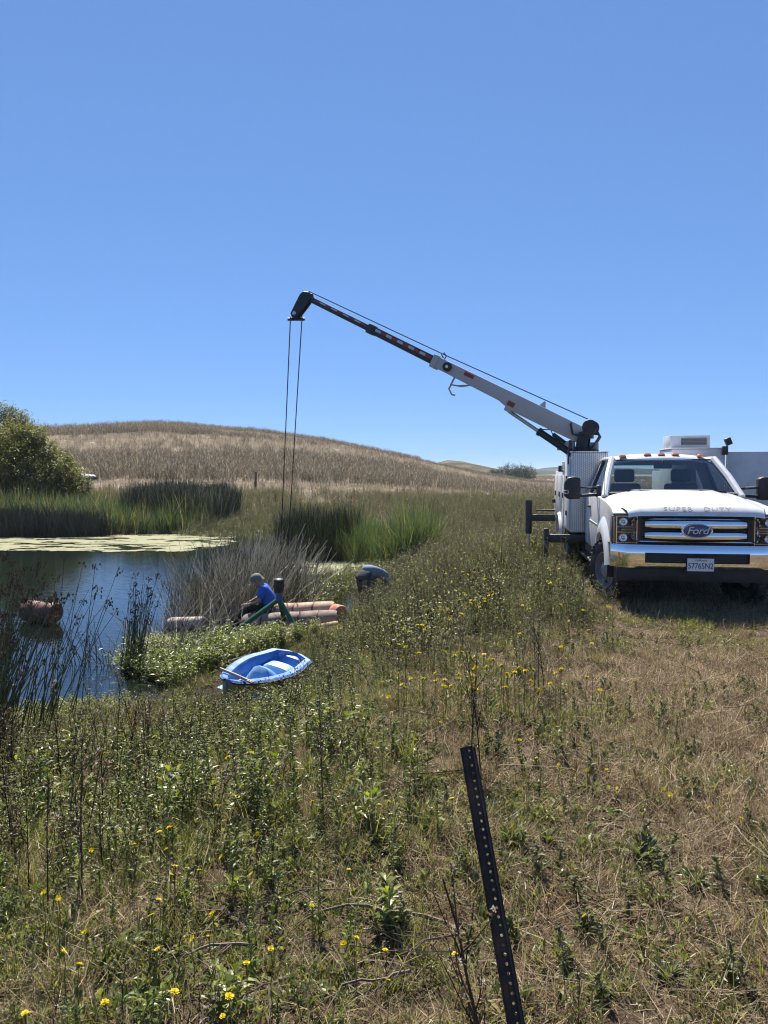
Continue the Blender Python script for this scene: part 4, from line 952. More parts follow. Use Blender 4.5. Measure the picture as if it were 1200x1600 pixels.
    if cap:
        rows = []
        for t in np.linspace(.02, math.pi*.52, 9): rows.append([h+up*.02+Rm @ Vector((.122*math.sin(t)*math.cos(a), .114*math.sin(t)*math.sin(a), .112*math.cos(t))) for a in np.linspace(0, 2*math.pi, 20, endpoint=False)])
        cp = MB().grid(rows, 0, True).build('cap', cap, P)
        rows = [[h+up*(.018-.02*k)+Rm @ Vector((.118*math.cos(a)+k*.085*math.cos(a), .11*math.sin(a), 0)) for a in np.linspace(-1.2, 1.2, 11)] for k in (0, .5, 1)]
        MB().grid(rows).build('brim', cap, cp)
        rows = [[h+up*(.02-.075*k)+Rm @ Vector((-(.118+.02*k)*math.cos(a), (.112+.01*k)*math.sin(a), 0)) for a in np.linspace(-1.3, 1.3, 11)] for k in (0, .5, 1)]
        MB().grid(rows).build('neck_flap', cap, cp)
    return P
s1 = at(424, 957, 14.1)
person((s1.x, s1.y, s1.z-.02), R(6), 'man in a bright blue shirt and grey cap, sitting hunched beside the pipe floats', {
    'pel': (0, 0, .10), 'spi': (-.06, 0, .28), 'che': (-.14, 0, .44), 'nec': (-.20, 0, .58), 'hed': (-.27, 0, .66), 'top': (-.30, 0, .74), 'face': (-1, 0, -.55), 'fwd': (-1, 0, -.1),
    'shL': (-.13, -.17, .50), 'elL': (-.24, -.20, .27), 'wrL': (-.42, -.12, .20), 'shR': (-.13, .17, .50), 'elR': (-.26, .21, .28), 'wrR': (-.44, .10, .20),
    'hipL': (-.05, -.10, .09), 'knL': (-.40, -.13, .17), 'anL': (-.58, -.12, -.12), 'hipR': (-.05, .10, .09), 'knR': (-.42, .12, .14), 'anR': (-.66, .13, -.14)},
    {'shirt': M['shirt_blue'], 'trousers': M['trousers_dark'], 'sleeve': .8}, M['cap_grey'])
s2 = at(573, 968, 14.2)
g2 = T(s2.x, s2.y)
person((s2.x-.02, s2.y-.2, -1.04), R(40), 'man in a pale blue shirt and dark trousers, bent double near the floats', {
    'pel': (-.03, 0, .84), 'spi': (.12, 0, .93), 'che': (.30, 0, .90), 'nec': (.43, 0, .78), 'hed': (.49, 0, .68), 'top': (.53, 0, .61), 'face': (.4, 0, -1), 'fwd': (1, 0, 0),
    'shL': (.33, -.19, .84), 'elL': (.40, -.22, .56), 'wrL': (.44, -.16, .32), 'shR': (.33, .19, .84), 'elR': (.38, .22, .56), 'wrR': (.46, .14, .33),
    'hipL': (-.03, -.11, .80), 'knL': (.02, -.13, .42), 'anL': (-.03, -.14, .07), 'hipR': (-.03, .11, .80), 'knR': (.05, .13, .42), 'anR': (.04, .14, .07)},
    {'shirt': M['shirt_pale'], 'trousers': M['jeans'], 'sleeve': .9}, None)
# ================================================================ vegetation
M['straw'] = leafm('straw', (.155, .108, .06), (.30, .225, .125), (.52, .43, .27), .25, .7, .2)
M['pale_straw'] = leafm('pale_straw', (.38, .28, .165), (.56, .44, .28), (.70, .60, .43), .2, .7, .2)
M['straw_dark'] = leafm('straw_dark', (.045, .030, .018), (.105, .068, .040), (.20, .135, .08), .2, .8, .1)
M['green'] = leafm('green_leaf', (.052, .080, .015), (.125, .158, .031), (.26, .27, .07), .45, .40, .55)
M['bright'] = leafm('bright_leaf', (.09, .13, .02), (.18, .22, .035), (.30, .31, .075), .48, .38, .55)
M['bush'] = leafm('bush_leaf', (.12, .13, .034), (.22, .222, .062), (.36, .335, .12), .48, .5, .4)
M['marsh'] = leafm('marsh_leaf', (.13, .16, .035), (.23, .26, .06), (.36, .36, .13), .48, .45, .45)
M['olive'] = leafm('olive_leaf', (.072, .082, .020), (.155, .158, .042), (.29, .27, .09), .45, .45, .45)
M['sage'] = leafm('sage_leaf', (.085, .10, .05), (.145, .16, .08), (.24, .245, .13), .30, .6, .3)
M['stalk'] = leafm('brown_stalk', (.020, .013, .009), (.045, .030, .020), (.09, .062, .04), .05, .8, .2)
M['stalk_pale'] = leafm('pale_stalk', (.14, .105, .07), (.23, .18, .125), (.33, .275, .20), .1, .8, .2)
M['seed'] = leafm('seed_head', (.07, .042, .024), (.13, .085, .05), (.22, .16, .10), .2, .9, .1)
M['fluff'] = leafm('seed_fluff', (.30, .27, .22), (.42, .38, .32), (.55, .52, .46), .4, .9, .1)
M['reed'] = leafm('cattail_leaf', (.032, .062, .026), (.07, .112, .045), (.16, .18, .08), .38, .5, .35)
M['tule'] = leafm('tule_stem', (.03, .044, .017), (.07, .086, .036), (.16, .165, .085), .25, .45, .45)
M['tule_dead'] = leafm('dead_tule', (.26, .24, .18), (.46, .43, .34), (.66, .62, .52), .32, .7, .3)
M['tule_grey'] = leafm('grey_tule', (.05, .053, .042), (.09, .092, .075), (.15, .148, .12), .15, .75, .2)
M['petal'] = leafm('yellow_petal', (.62, .50, .015), (.78, .62, .02), (.80, .52, .02), .30, .6, .2)
M['hill_straw'] = leafm('hill_straw', (.31, .25, .18), (.46, .39, .29), (.60, .53, .42), .25, .8, .1)
M['hill_weed'] = leafm('hill_weed', (.085, .074, .050), (.145, .125, .088), (.23, .20, .15), .2, .8, .1)
M['willow'] = leafm('willow_leaf', (.075, .09, .018), (.15, .16, .035), (.26, .245, .07), .42, .5, .35)
M['willow_grey'] = leafm('grey_willow_leaf', (.09, .105, .042), (.16, .175, .075), (.25, .255, .12), .35, .55, .35)
M['oak'] = leafm('far_tree_leaf', (.018, .036, .014), (.034, .060, .022), (.06, .09, .032), .3, .6, .2)
M['bark'] = paint('bark', (.10, .08, .06), .9, var=.4, nscale=20, bump=.5, bscale=40)

rnd = random.Random(3)
def U(a, b): return rnd.uniform(a, b)
def dirv(az, tilt): return Vector((math.sin(tilt)*math.cos(az), math.sin(tilt)*math.sin(az), math.cos(tilt)))
def blade(mb, base, az, tilt, L, wd, droop=.6, seg=3, m=0, tip=.15, twist=0.0):
    p = Vector(base); pts = []; t = tilt
    sd = Vector((-math.sin(az+twist), math.cos(az+twist), 0))
    for i in range(seg+1):
        k = i/seg; w_ = wd*(1-(1-tip)*k**1.6)*.5; pts += [p-sd*w_, p+sd*w_]
        t += droop/seg; p = p+dirv(az, t)*(L/seg)
    mb.add(pts, [(2*i, 2*i+1, 2*i+3, 2*i+2) for i in range(seg)], m)
def leaf(mb, base, d, L, wd, m=0, bend=.25):
    d = Vector(d).normalized(); s = d.cross(Vector((U(-.3, .3), U(-.3, .3), 1))); s = s.normalized() if s.length > 1e-3 else Vector((1, 0, 0)); n = s.cross(d)
    b = Vector(base); a = b+d*L*.45+n*L*.03; c = b+d*L-Vector((0, 0, bend*L))
    mb.add([b, a-s*wd*.5, a+s*wd*.5, c], [(0, 1, 2), (1, 3, 2)], m)
def leaf6(mb, base, d, L, wd, m=0, bend=.25):
    """lanceolate leaf folded along its rib"""
    d = Vector(d).normalized(); s = d.cross(Vector((U(-.2, .2), U(-.2, .2), 1))); s = s.normalized() if s.length > 1e-3 else Vector((1, 0, 0)); n = s.cross(d)
    b = Vector(base); q = [b, b+d*L*.33, b+d*L*.7-Vector((0, 0, bend*L*.4)), b+d*L-Vector((0, 0, bend*L))]
    f = n*wd*.18
    mb.add([q[0], q[1]-s*wd*.5+f, q[1], q[1]+s*wd*.5+f, q[2]-s*wd*.36+f, q[2], q[2]+s*wd*.36+f, q[3]], [(0, 2, 1), (0, 3, 2), (1, 2, 5, 4), (2, 3, 6, 5), (4, 5, 7), (5, 6, 7)], m)
def stick(mb, pts, r0, r1, n=3, m=0):
    k = len(pts); mb.tube(pts, [r0+(r1-r0)*i/(k-1) for i in range(k)], n, False, m)
def curve(base, az, tilt, L, seg, wob=.12, droop=0.0):
    p = Vector(base); out = [p.copy()]; t = tilt; a = az
    for i in range(seg):
        t += U(-wob, wob)+droop/seg; a += U(-wob, wob)*2; p = p+dirv(a, t)*(L/seg); out.append(p.copy())
    return out

# ---- kinds of plants (meshes that are set out many times)
def k_thatch(n=62, r=.17, low=True):
    mb = MB()
    for _ in range(n):
        a = U(0, 6.28); q = r*math.sqrt(U(0, 1)); t = U(.9, 1.62) if rnd.random() < .75 else U(.2, .9)
        blade(mb, (q*math.cos(a), q*math.sin(a), U(.0, .035)), U(0, 6.28), t, U(.05, .17), U(.0016, .0042), U(-.25, .35), 2, 0 if rnd.random() < .72 else 1, .4)
    for _ in range(10):
        a = U(0, 6.28); q = r*math.sqrt(U(0, 1)); leaf(mb, (q*math.cos(a), q*math.sin(a), U(.005, .03)), (U(-1, 1), U(-1, 1), U(-.1, .5)), U(.015, .04), U(.006, .013), 1)
    return mb.mesh('thatch', smooth=False), [M['straw'], M['straw_dark']]
def k_tuft():
    mb = MB()
    for _ in range(26):
        a = U(0, 6.28); q = .05*math.sqrt(U(0, 1))
        blade(mb, (q*math.cos(a), q*math.sin(a), 0), a+U(-.7, .7), U(.05, .8), U(.05, .15), U(.003, .0065), U(.1, .8), 3, 0 if rnd.random() < .7 else 1, .1)
    return mb.mesh('tuft', smooth=False), [M['green'], M['straw']]
def k_lowleaf():
    mb = MB()
    for _ in range(30):
        a = U(0, 6.28); q = .09*math.sqrt(U(0, 1)); leaf6(mb, (q*math.cos(a), q*math.sin(a), U(0, .05)), dirv(U(0, 6.28), U(.3, 1.4)), U(.03, .075), U(.010, .022), 0 if rnd.random() < .75 else 1)
    for _ in range(8):
        a = U(0, 6.28); blade(mb, (U(-.07, .07), U(-.07, .07), 0), a, U(.1, .9), U(.06, .14), .003, .4, 2, 2)
    return mb.mesh('low_leaf', smooth=False), [M['green'], M['olive'], M['straw']]
def k_weed(h=.5, leafy=1.0, mats=None, bare=False, br=6):
    """branching weed: stem, side twigs, leaves that shrink upwards, buds"""
    mb = MB(); st = curve((0, 0, 0), U(0, 6.28), U(0, .15), h, 6, .10); stick(mb, st, .0042*h/.5, .0016, 4, 0)
    tips = [st[-1]]
    for i in range(br):
        k = U(.25, .95); j = min(int(k*6), 5); p = st[j].lerp(st[j+1], k*6-j); tw = curve(p, U(0, 6.28), U(.35, .9), h*U(.2, .45)*(1.15-k*.6), 3, .18, -.25); stick(mb, tw, .0022, .0009, 3, 0); tips.append(tw[-1])
        for q in tw[1:]:
            if rnd.random() < .8*leafy: leaf6(mb, q, dirv(U(0, 6.28), U(.5, 1.5)), U(.02, .05), U(.006, .013), 1)
    for i in range(int(22*leafy)):
        k = U(.03, .95)**1.1; j = min(int(k*6), 5); p = st[j].lerp(st[j+1], k*6-j); L = U(.04, .11)*(1.15-.75*k); leaf6(mb, p, dirv(U(0, 6.28), U(.3, 1.4)), L, L*U(.13, .26), 1 if rnd.random() < .75 else 2, U(.1, .5))
    for t in tips:
        for _ in range(3): mb.ball(t+Vector((U(-.012, .012), U(-.012, .012), U(-.012, .012))), U(.004, .008), 5, 4, 3)
    return mb.mesh('weed', smooth=False), mats or [M['stalk_pale'], M['green'], M['olive'], M['sage']]
def burst(mb, p, r, m):
    for _ in range(6): leaf(mb, p, dirv(U(0, 6.28), U(0, 2.0)), r*U(.8, 1.5), r*U(.25, .5), m, 0)
def k_dry(h=.7, br=9):
    """dead forked stalk with round seed heads"""
    mb = MB(); st = curve((0, 0, 0), U(0, 6.28), U(0, .16), h, 6, .09); stick(mb, st, .0048*h/.7, .002, 4, 0)
    for i in range(br):
        k = U(.3, .98); j = min(int(k*6), 5); p = st[j].lerp(st[j+1], k*6-j); tw = curve(p, U(0, 6.28), U(.3, .8), h*U(.12, .32), 3, .2, -.2); stick(mb, tw, .0024, .001, 3, 0)
        for t in (tw[-1], tw[-2]):
            for _ in range(3): burst(mb, t+Vector((U(-.011, .011), U(-.011, .011), U(-.008, .012))), U(.007, .014), 1 if rnd.random() < .75 else 3)
        for q in tw[1:]: leaf(mb, q, dirv(U(0, 6.28), U(.6, 2.2)), U(.015, .04), U(.003, .008), 2)
    for i in range(16):
        k = U(.05, .9); j = min(int(k*6), 5); leaf(mb, st[j].lerp(st[j+1], k*6-j), dirv(U(0, 6.28), U(.8, 2.4)), U(.02, .06), U(.005, .011), 2)
    return mb.mesh('dry_weed', smooth=False), [M['stalk'], M['seed'], M['straw_dark'], M['fluff']]
def k_smart(h=.4):
    mb = MB()
    for _ in range(6):
        st = curve((U(-.08, .08), U(-.08, .08), 0), U(0, 6.28), U(.05, .5), h*U(.6, 1.1), 5, .15); stick(mb, st, .003, .0015, 3, 0)
        for j in range(1, 6):
            for _ in range(2): L = U(.07, .13); leaf6(mb, st[j], dirv(U(0, 6.28), U(.5, 1.4)), L, L*U(.2, .3), 1 if rnd.random() < .7 else 2, .35)
    return mb.mesh('leafy', smooth=False), [M['stalk_pale'], M['bright'], M['green']]
def k_bush(h=1.0, mats=None, nl=150):
    mb = MB()
    for _ in range(8):
        st = curve((U(-.12, .12), U(-.12, .12), 0), U(0, 6.28), U(.03, .42), h*U(.65, 1.05), 5, .12); stick(mb, st, .006, .002, 3, 0)
        for _ in range(nl//8):
            k = U(.1, 1); j = min(int(k*5), 4); p = st[j].lerp(st[j+1], k*5-j)+Vector((U(-.09, .09), U(-.09, .09), U(-.03, .06))); leaf(mb, p, dirv(U(0, 6.28), U(.2, 1.6)), U(.035, .085), U(.010, .026), 1 if rnd.random() < .7 else (2 if rnd.random() < .8 else 3))
        for _ in range(5):
            k = U(.5, 1); j = min(int(k*5), 4); p = st[j].lerp(st[j+1], k*5-j); stick(mb, [p, p+dirv(U(0, 6.28), U(.1, .6))*U(.08, .22)], .0025, .001, 3, 0)
    return mb.mesh('bush', smooth=False), mats or [M['stalk_pale'], M['bush'], M['sage'], M['straw']]
def k_hill(h=.7, m0='hill_weed', m1='hill_straw', n=16, wd=.016, spread=.3):
    mb = MB()
    for _ in range(n):
        b = Vector((U(-spread, spread), U(-spread, spread), -.03)); a = U(0, 6.28); L = h*U(.5, 1.1); t = U(0, .3)
        blade(mb, b, a, t, L, wd, U(-.1, .3), 2, 0 if rnd.random() < .7 else 1, .5)
        for _ in range(3): k = U(.4, 1); blade(mb, b+dirv(a, t)*L*k, U(0, 6.28), U(.2, .9), L*U(.15, .35), wd*.9, .1, 1, 0 if rnd.random() < .7 else 1, .6)
    return mb.mesh('hill_plant', smooth=False), [M[m0], M[m1]]
def k_cattail(h=2.3, n=15, mats=None, wd=.02, tiltm=.16):
    mb = MB()
    for _ in range(n):
        q = .22*math.sqrt(U(0, 1)); a = U(0, 6.28); blade(mb, (q*math.cos(a), q*math.sin(a), -.05), U(0, 6.28), U(0, tiltm), h*U(.7, 1.08), wd*U(.7, 1.2), U(.0, .75)**2*1.4, 5, 0 if rnd.random() < .85 else 1, .12, U(-.8, .8))
    return mb.mesh('cattail', smooth=False), mats or [M['reed'], M['olive']]
def k_tule(h=1.7, n=12, lean=(0, .25), az=None, mats=None, seeds=True, r=.005, spread=.2):
    mb = MB()
    for _ in range(n):
        q = spread*math.sqrt(U(0, 1)); a = U(0, 6.28); aa = U(0, 6.28) if az is None else az+U(-.7, .7)
        st = curve((q*math.cos(a), q*math.sin(a), -.05), aa, U(*lean), h*U(.7, 1.08), 5, .035, U(0, .3)); stick(mb, st, r, r*.4, 3, 0 if rnd.random() < .85 else 1)
        if seeds and rnd.random() < .45:
            for _ in range(4):
                e = st[-1]+Vector((U(-.03, .03), U(-.03, .03), U(-.05, .02))); stick(mb, [st[-1]-Vector((0, 0, .01)), e], .0012, .001, 3, 2); mb.ball(e, (.008, .008, .014), 5, 4, 2)
    return mb.mesh('tule', smooth=False), mats or [M['tule'], M['olive'], M['seed']]
def k_grass(f=1.0):
    mb = MB()
    for _ in range(24):
        a = U(0, 6.28); blade(mb, (U(-.06, .06), U(-.06, .06), 0), a, U(.0, .6), f*U(.12, .34), U(.003, .0055), U(.1, 1.1), 4, 0 if rnd.random() < .5 else (1 if rnd.random() < .6 else 2), .1)
    return mb.mesh('grass', smooth=False), [M['bright'], M['olive'], M['straw']]
def k_stems():
    mb = MB()
    for _ in range(14):
        a = U(0, 6.28); blade(mb, (U(-.08, .08), U(-.08, .08), 0), a, U(.0, .5), U(.22, .5), U(.002, .004), U(0, .6), 3, 0 if rnd.random() < .6 else 1, .4)
    return mb.mesh('stems', smooth=False), [M['straw'], M['straw_dark']]
def k_twigs():
    mb = MB()
    for _ in range(7): stick(mb, curve((U(-.15, .15), U(-.15, .15), U(.01, .06)), U(0, 6.28), U(1.2, 1.65), U(.15, .4), 4, .12), U(.0015, .003), .001, 3, 0 if rnd.random() < .7 else 1)
    return mb.mesh('twigs', smooth=False), [M['stalk_pale'], M['stalk']]

# ---- scatter: points carry turn, size and kind; one object per mass of growth
def gn_tree(coll):
    g = bpy.data.node_groups.new('set_out', 'GeometryNodeTree')
    g.interface.new_socket('Geometry', in_out='INPUT', socket_type='NodeSocketGeometry'); g.interface.new_socket('Geometry', in_out='OUTPUT', socket_type='NodeSocketGeometry')
    i = g.nodes.new('NodeGroupInput'); o = g.nodes.new('NodeGroupOutput'); c = g.nodes.new('GeometryNodeCollectionInfo'); c.inputs['Collection'].default_value = coll
    c.inputs['Separate Children'].default_value = True; c.inputs['Reset Children'].default_value = True
    ip = g.nodes.new('GeometryNodeInstanceOnPoints'); ip.inputs['Pick Instance'].default_value = True
    def attr(n, t):
        a = g.nodes.new('GeometryNodeInputNamedAttribute'); a.data_type = t; a.inputs['Name'].default_value = n; return a.outputs['Attribute']
    er = g.nodes.new('FunctionNodeEulerToRotation')
    g.links.new(attr('turn', 'FLOAT_VECTOR'), er.inputs[0]); g.links.new(er.outputs[0], ip.inputs['Rotation']); g.links.new(attr('size', 'FLOAT_VECTOR'), ip.inputs['Scale']); g.links.new(attr('which', 'INT'), ip.inputs['Instance Index'])
    g.links.new(i.outputs[0], ip.inputs['Points']); g.links.new(c.outputs[0], ip.inputs['Instance']); g.links.new(ip.outputs[0], o.inputs[0]); return g
NSC = [0]
def scatter(name, label, cat, kinds, x, y, size, tilt=.12, z=None, zs=None, turn=None):
    NSC[0] += 1; coll = bpy.data.collections.new('kinds_%02d' % NSC[0])
    for k, (me, mats) in enumerate(kinds):
        for m in mats: me.materials.append(m)
        coll.objects.link(bpy.data.objects.new('kind_%02d_%02d' % (NSC[0], k), me))
    n = len(x); z = terrain(x, y)-.008 if z is None else z
    me = bpy.data.meshes.new(name); me.vertices.add(n); me.vertices.foreach_set('co', np.stack([x, y, z], -1).astype(np.float32).ravel())
    size = np.broadcast_to(size, (n,)); zs = np.ones(n) if zs is None else zs
    if turn is None: turn = np.stack([RNG.uniform(-tilt, tilt, n), RNG.uniform(-tilt, tilt, n), RNG.uniform(0, 6.283, n)], -1)
    for nm, ty, v in (('turn', 'FLOAT_VECTOR', turn), ('size', 'FLOAT_VECTOR', np.stack([size, size, size*zs], -1))):
        a = me.attributes.new(nm, ty, 'POINT'); a.data.foreach_set('vector', v.astype(np.float32).ravel())
    a = me.attributes.new('which', 'INT', 'POINT'); a.data.foreach_set('value', RNG.integers(0, len(kinds), n).astype(np.int32))
    o = link(name, me, None); md = o.modifiers.new('set_out', 'NODES'); md.node_group = gn_tree(coll)
    return tag(o, label, cat, kind='stuff')
def wedge(n, y0, y1, half=.63, pad=1.0):
    n = int(n*1.12)
    y = np.sqrt(RNG.uniform(y0*y0, y1*y1, n)); x = RNG.uniform(-1, 1, n)*(half*y+pad); return x, y
def keep(x, y, p): 
    k = RNG.uniform(0, 1, len(x)) < p; return x[k], y[k]
def truck_xy(x, y):
    dx, dy = x-TX, y-TY; c, s = math.cos(-TROT), math.sin(-TROT); return dx*c-dy*s, dx*s+dy*c
def clear(x, y):
    """1 where plants may stand: not under the truck, in the boat or among the floats"""
    a, b = truck_xy(x, y); ok = ~((np.abs(a) < 1.12) & (b > -.15) & (b < 6.9))
    bl = BOAT.matrix_world.inverted() if False else MWB.inverted(); lx = bl[0][0]*x+bl[0][1]*y+bl[0][2]*-.9+bl[0][3]; ly = bl[1][0]*x+bl[1][1]*y+bl[1][2]*-.9+bl[1][3]
    ok &= ~((lx > -.05) & (lx < BL+.05) & (np.abs(ly) < .68))
    ok &= ~((x > -2.6) & (x < -.75) & (y > 12.9) & (y < 14.7))
    ok &= np.hypot(x-s2.x, y-s2.y) > .35
    ok &= np.hypot(x-s2.x+.08, (y-s2.y+.9)/1.7) > .5
    return ok
def lush(x, y):
    d = pond_d(x, y); a = sstep(.9, -1.0, x+(vn(x, y, 1.3, 31, 3)-.5)*2.2+.06*(y-3))*(1-sstep(9, 13, y)); return np.maximum(a, sstep(3.4, 1.0, d)*(1-sstep(20, 26, y)))
def shore_cap(x, y): return (1-.6*sstep(-1.4, -2.2, x)*sstep(5.6, 6.8, y))*(1-.55*sstep(-2.7, -2.3, x)*sstep(-.5, -.9, x)*sstep(6.6, 7.4, y)*sstep(11, 10, y))*(1-.68*sstep(-2.4, -2.0, x)*sstep(-.45, -.85, x)*sstep(9.2, 10.2, y)*sstep(14.5, 13.5, y))
def tallzone(x, y):
    """bank of taller weeds left of the truck"""
    lim = np.interp(y, [4.2, 6, 7.6, 8.6, 9.5, 12, 15, 17, 20], [.2, 1.25, 2.15, 2.75, 3.0, 3.05, 3.1, 4.5, 30])
    return sstep(.5, -.6, x-lim+(vn(x, y, 1.0, 41, 2)-.5)*1.0)*sstep(3.6, 6.6, y+(vn(x, y, 1.2, 43, 2)-.5)*2)
# near ground cover
TH = [k_thatch() for _ in range(7)]
x, y = wedge(15000, 1.2, 13); d = pond_d(x, y); a_, b_ = truck_xy(x, y)
x, y = keep(x, y, (d > .15)*np.clip(1-.45*lush(x, y), .2, 1)*np.where(y < 7, 1, .5)*(1-.5*tallzone(x, y)))
scatter('dry_grass', 'matted dry straw and dead grass covering the near meadow', 'dry grass', TH, x, y, RNG.uniform(.45, 1.0, len(x)), .25)
x, y = wedge(7500, 3.0, 11); pp = sstep(.22, .40, x/y+(vn(x, y, .9, 133, 3)-.5)*.5)*np.clip(3*(vn(x, y, 1.3, 134, 3)-.42), 0, 1)
x, y = keep(x, y, pp); TP_ = [k_thatch(50, .2) for _ in range(3)]
for q_ in TP_: q_[1][0] = M['pale_straw']; q_[1][1] = M['straw']
scatter('pale_straw', 'patches of pale flattened straw on the track before the truck', 'dry grass', TP_, x, y, RNG.uniform(.5, 1.1, len(x)), .1)
TU = [k_tuft() for _ in range(5)]+[k_lowleaf() for _ in range(6)]+[k_grass(.55) for _ in range(4)]
x, y = wedge(40000, 1.2, 14); d = pond_d(x, y); pg = np.clip(.30+.22*tallzone(x, y)+.85*lush(x, y)+1.9*(vn(x, y, .7, 51, 3)-.52), .08, 1)
pg = pg*np.where((x > .48*y-.2) & (y > 4) & (y < 9), .35, 1)
x, y = keep(x, y, (d > .05)*pg*clear(x, y)*np.where(y < 8.5, 1, .55))
scatter('green_ground_cover', 'low green grass tufts and small leaves between the dry straw', 'ground cover', TU, x, y, RNG.uniform(.45, 1.05, len(x)), .2)
TW = [k_twigs() for _ in range(4)]
x, y = wedge(900, 1.3, 9); x, y = keep(x, y, (pond_d(x, y) > .5)*sstep(-1.6, .3, x)*.9*clear(x, y)); scatter('fallen_twigs', 'thin dead twigs lying loose on the dry grass', 'twigs', TW, x, y, RNG.uniform(.6, 1.3, len(x)), .1)
# leafy weeds of the lush bank
WL = [k_weed(U(.22, .42), 1.5, [M['stalk_pale'], M['bright'], M['green'], M['sage']]) for _ in range(7)]+[k_weed(U(.25, .45), 1.1, [M['stalk'], M['olive'], M['bright'], M['olive']]) for _ in range(4)]+[k_smart(U(.22, .34)) for _ in range(1)]+[k_grass() for _ in range(5)]
x, y = wedge(13000, 1.5, 13); d = pond_d(x, y)
x, y = keep(x, y, (d > .1)*clear(x, y)*np.clip(lush(x, y)*.9-.1, 0, 1)*np.where(y < 2.6, .6, 1)); scatter('leafy_weeds', 'knee high green leafy weeds on the bank by the pond', 'weeds', WL, x, y, RNG.uniform(.5, 1.15, len(x))*np.clip(y/4.0, .55, 1)*shore_cap(x, y), .18)
# olive weeds below the truck
WT = [k_weed(U(.45, .8), 1.7, [M['stalk_pale'], M['bush'], M['green'], M['sage']], br=9) for _ in range(4)]+[k_weed(U(.45, .8), 1.7, [M['stalk'], M['olive'], M['bush'], M['olive']], br=9) for _ in range(3)]+[k_weed(U(.4, .6), 1.2, [M['stalk_pale'], M['sage'], M['bush'], M['bush']], br=9) for _ in range(5)]+[k_dry(U(.45, .8)) for _ in range(1)]
x, y = wedge(21000, 4.0, 19); d = pond_d(x, y); x, y = keep(x, y, (d > .3)*clear(x, y)*tallzone(x, y)*np.clip(.35+1.6*(vn(x, y, 1.4, 61, 3)-.35), .08, 1)*np.where(y < 8, .75, 1))
scatter('olive_weeds', 'thin branching olive weeds on the slope between boat and truck', 'weeds', WT, x, y, RNG.uniform(.45, 1.0, len(x))*np.interp(y, [4, 7, 10], [.6, .8, 1.0])*shore_cap(x, y), .38)
# dry upright stems standing through the green
x, y = wedge(1900, 2.2, 13); x, y = keep(x, y, (pond_d(x, y) > .2)*clear(x, y)*np.clip(lush(x, y)*.6, 0, 1)*np.clip(2.2*(vn(x, y, .8, 77, 2)-.3), .05, 1))
scatter('standing_straw', 'dry brown stems standing between the green weeds on the bank', 'dry stems', [k_dry(U(.35, .6), 7) for _ in range(2)]+[k_stems() for _ in range(5)], x, y, RNG.uniform(.5, 1.1, len(x))*np.clip(y/4.5, .55, 1)*(.45+.55*shore_cap(x, y)), .25)
x, y = wedge(900, 3.0, 6.2); x, y = keep(x, y, sstep(-1.0, -1.5, x+.12*(y-3))*np.clip(2.4*(vn(x, y, .7, 88, 2)-.35), .05, 1)*.5)
scatter('dark_stalks', 'thicket of black dry stalks in the weeds below the rushes', 'dry stems', [k_dry(U(.5, .75), 10) for _ in range(4)], x, y, RNG.uniform(.55, 1.0, len(x)), .15)
x, y = wedge(2600, 4.6, 15); x, y = keep(x, y, (pond_d(x, y) > .5)*clear(x, y)*tallzone(x, y)*np.clip(3*(vn(x, y, 1.1, 161, 2)-.42), 0, 1)*np.interp(y, [4.6, 7, 10], [.35, .7, 1]))
scatter('bank_bushes', 'bushy yellow green clumps among the olive weeds below the truck', 'weeds', [k_bush(U(.5, .75), [M['stalk'], M['bush'], M['olive'], M['sage']], 170) for _ in range(4)]+[k_bush(U(.45, .6), [M['stalk_pale'], M['marsh'], M['green'], M['straw']], 150) for _ in range(3)], x, y, RNG.uniform(.45, .95, len(x))*shore_cap(x, y)*np.interp(y, [4.6, 8], [.6, 1]), .25)
# sparse short weeds on the mown side
x, y = wedge(5000, 1.6, 9); x, y = keep(x, y, (pond_d(x, y) > 2)*clear(x, y)*(1-lush(x, y))*(1-tallzone(x, y))*np.clip(2*(vn(x, y, .9, 71, 3)-.42), .02, 1)); scatter('short_weeds', 'scattered short weeds in the open dry grass', 'weeds', [k_weed(U(.08, .16), 1.4, [M['stalk_pale'], M['olive'], M['sage'], M['sage']], br=4) for _ in range(5)], x, y, RNG.uniform(.45, .95, len(x)), .3)
# dense bushy growth beyond the outriggers
BU = [k_bush(U(.7, 1.15)) for _ in range(6)]+[k_bush(U(.6, .9), [M['stalk_pale'], M['marsh'], M['bush'], M['straw']]) for _ in range(4)]+[k_bush(U(.6, .9), [M['stalk'], M['straw_dark'], M['seed'], M['olive']], 90) for _ in range(2)]
x, y = wedge(30000, 13.5, 48, .62, 1); d = pond_d(x, y); a_, b_ = truck_xy(x, y)
ok = (d > .6)*clear(x, y)*np.where((y < 19), tallzone(x, y), 1)*np.where((x < -3) & (y < 36), .9, 1)*~((np.hypot(x-3.0, y-14.6) < 1.0))*np.clip(.3+1.8*(vn(x, y, 3.5, 81, 3)-.33), .08, 1)*np.interp(y, [14, 20, 40, 48], [.7, 1, .8, .4])
x, y = keep(x, y, ok); scatter('bushy_weeds', 'waist high yellow green bushy weeds between the pond and the hill', 'weeds', BU, x, y, RNG.uniform(.5, 1.0, len(x)), .15)
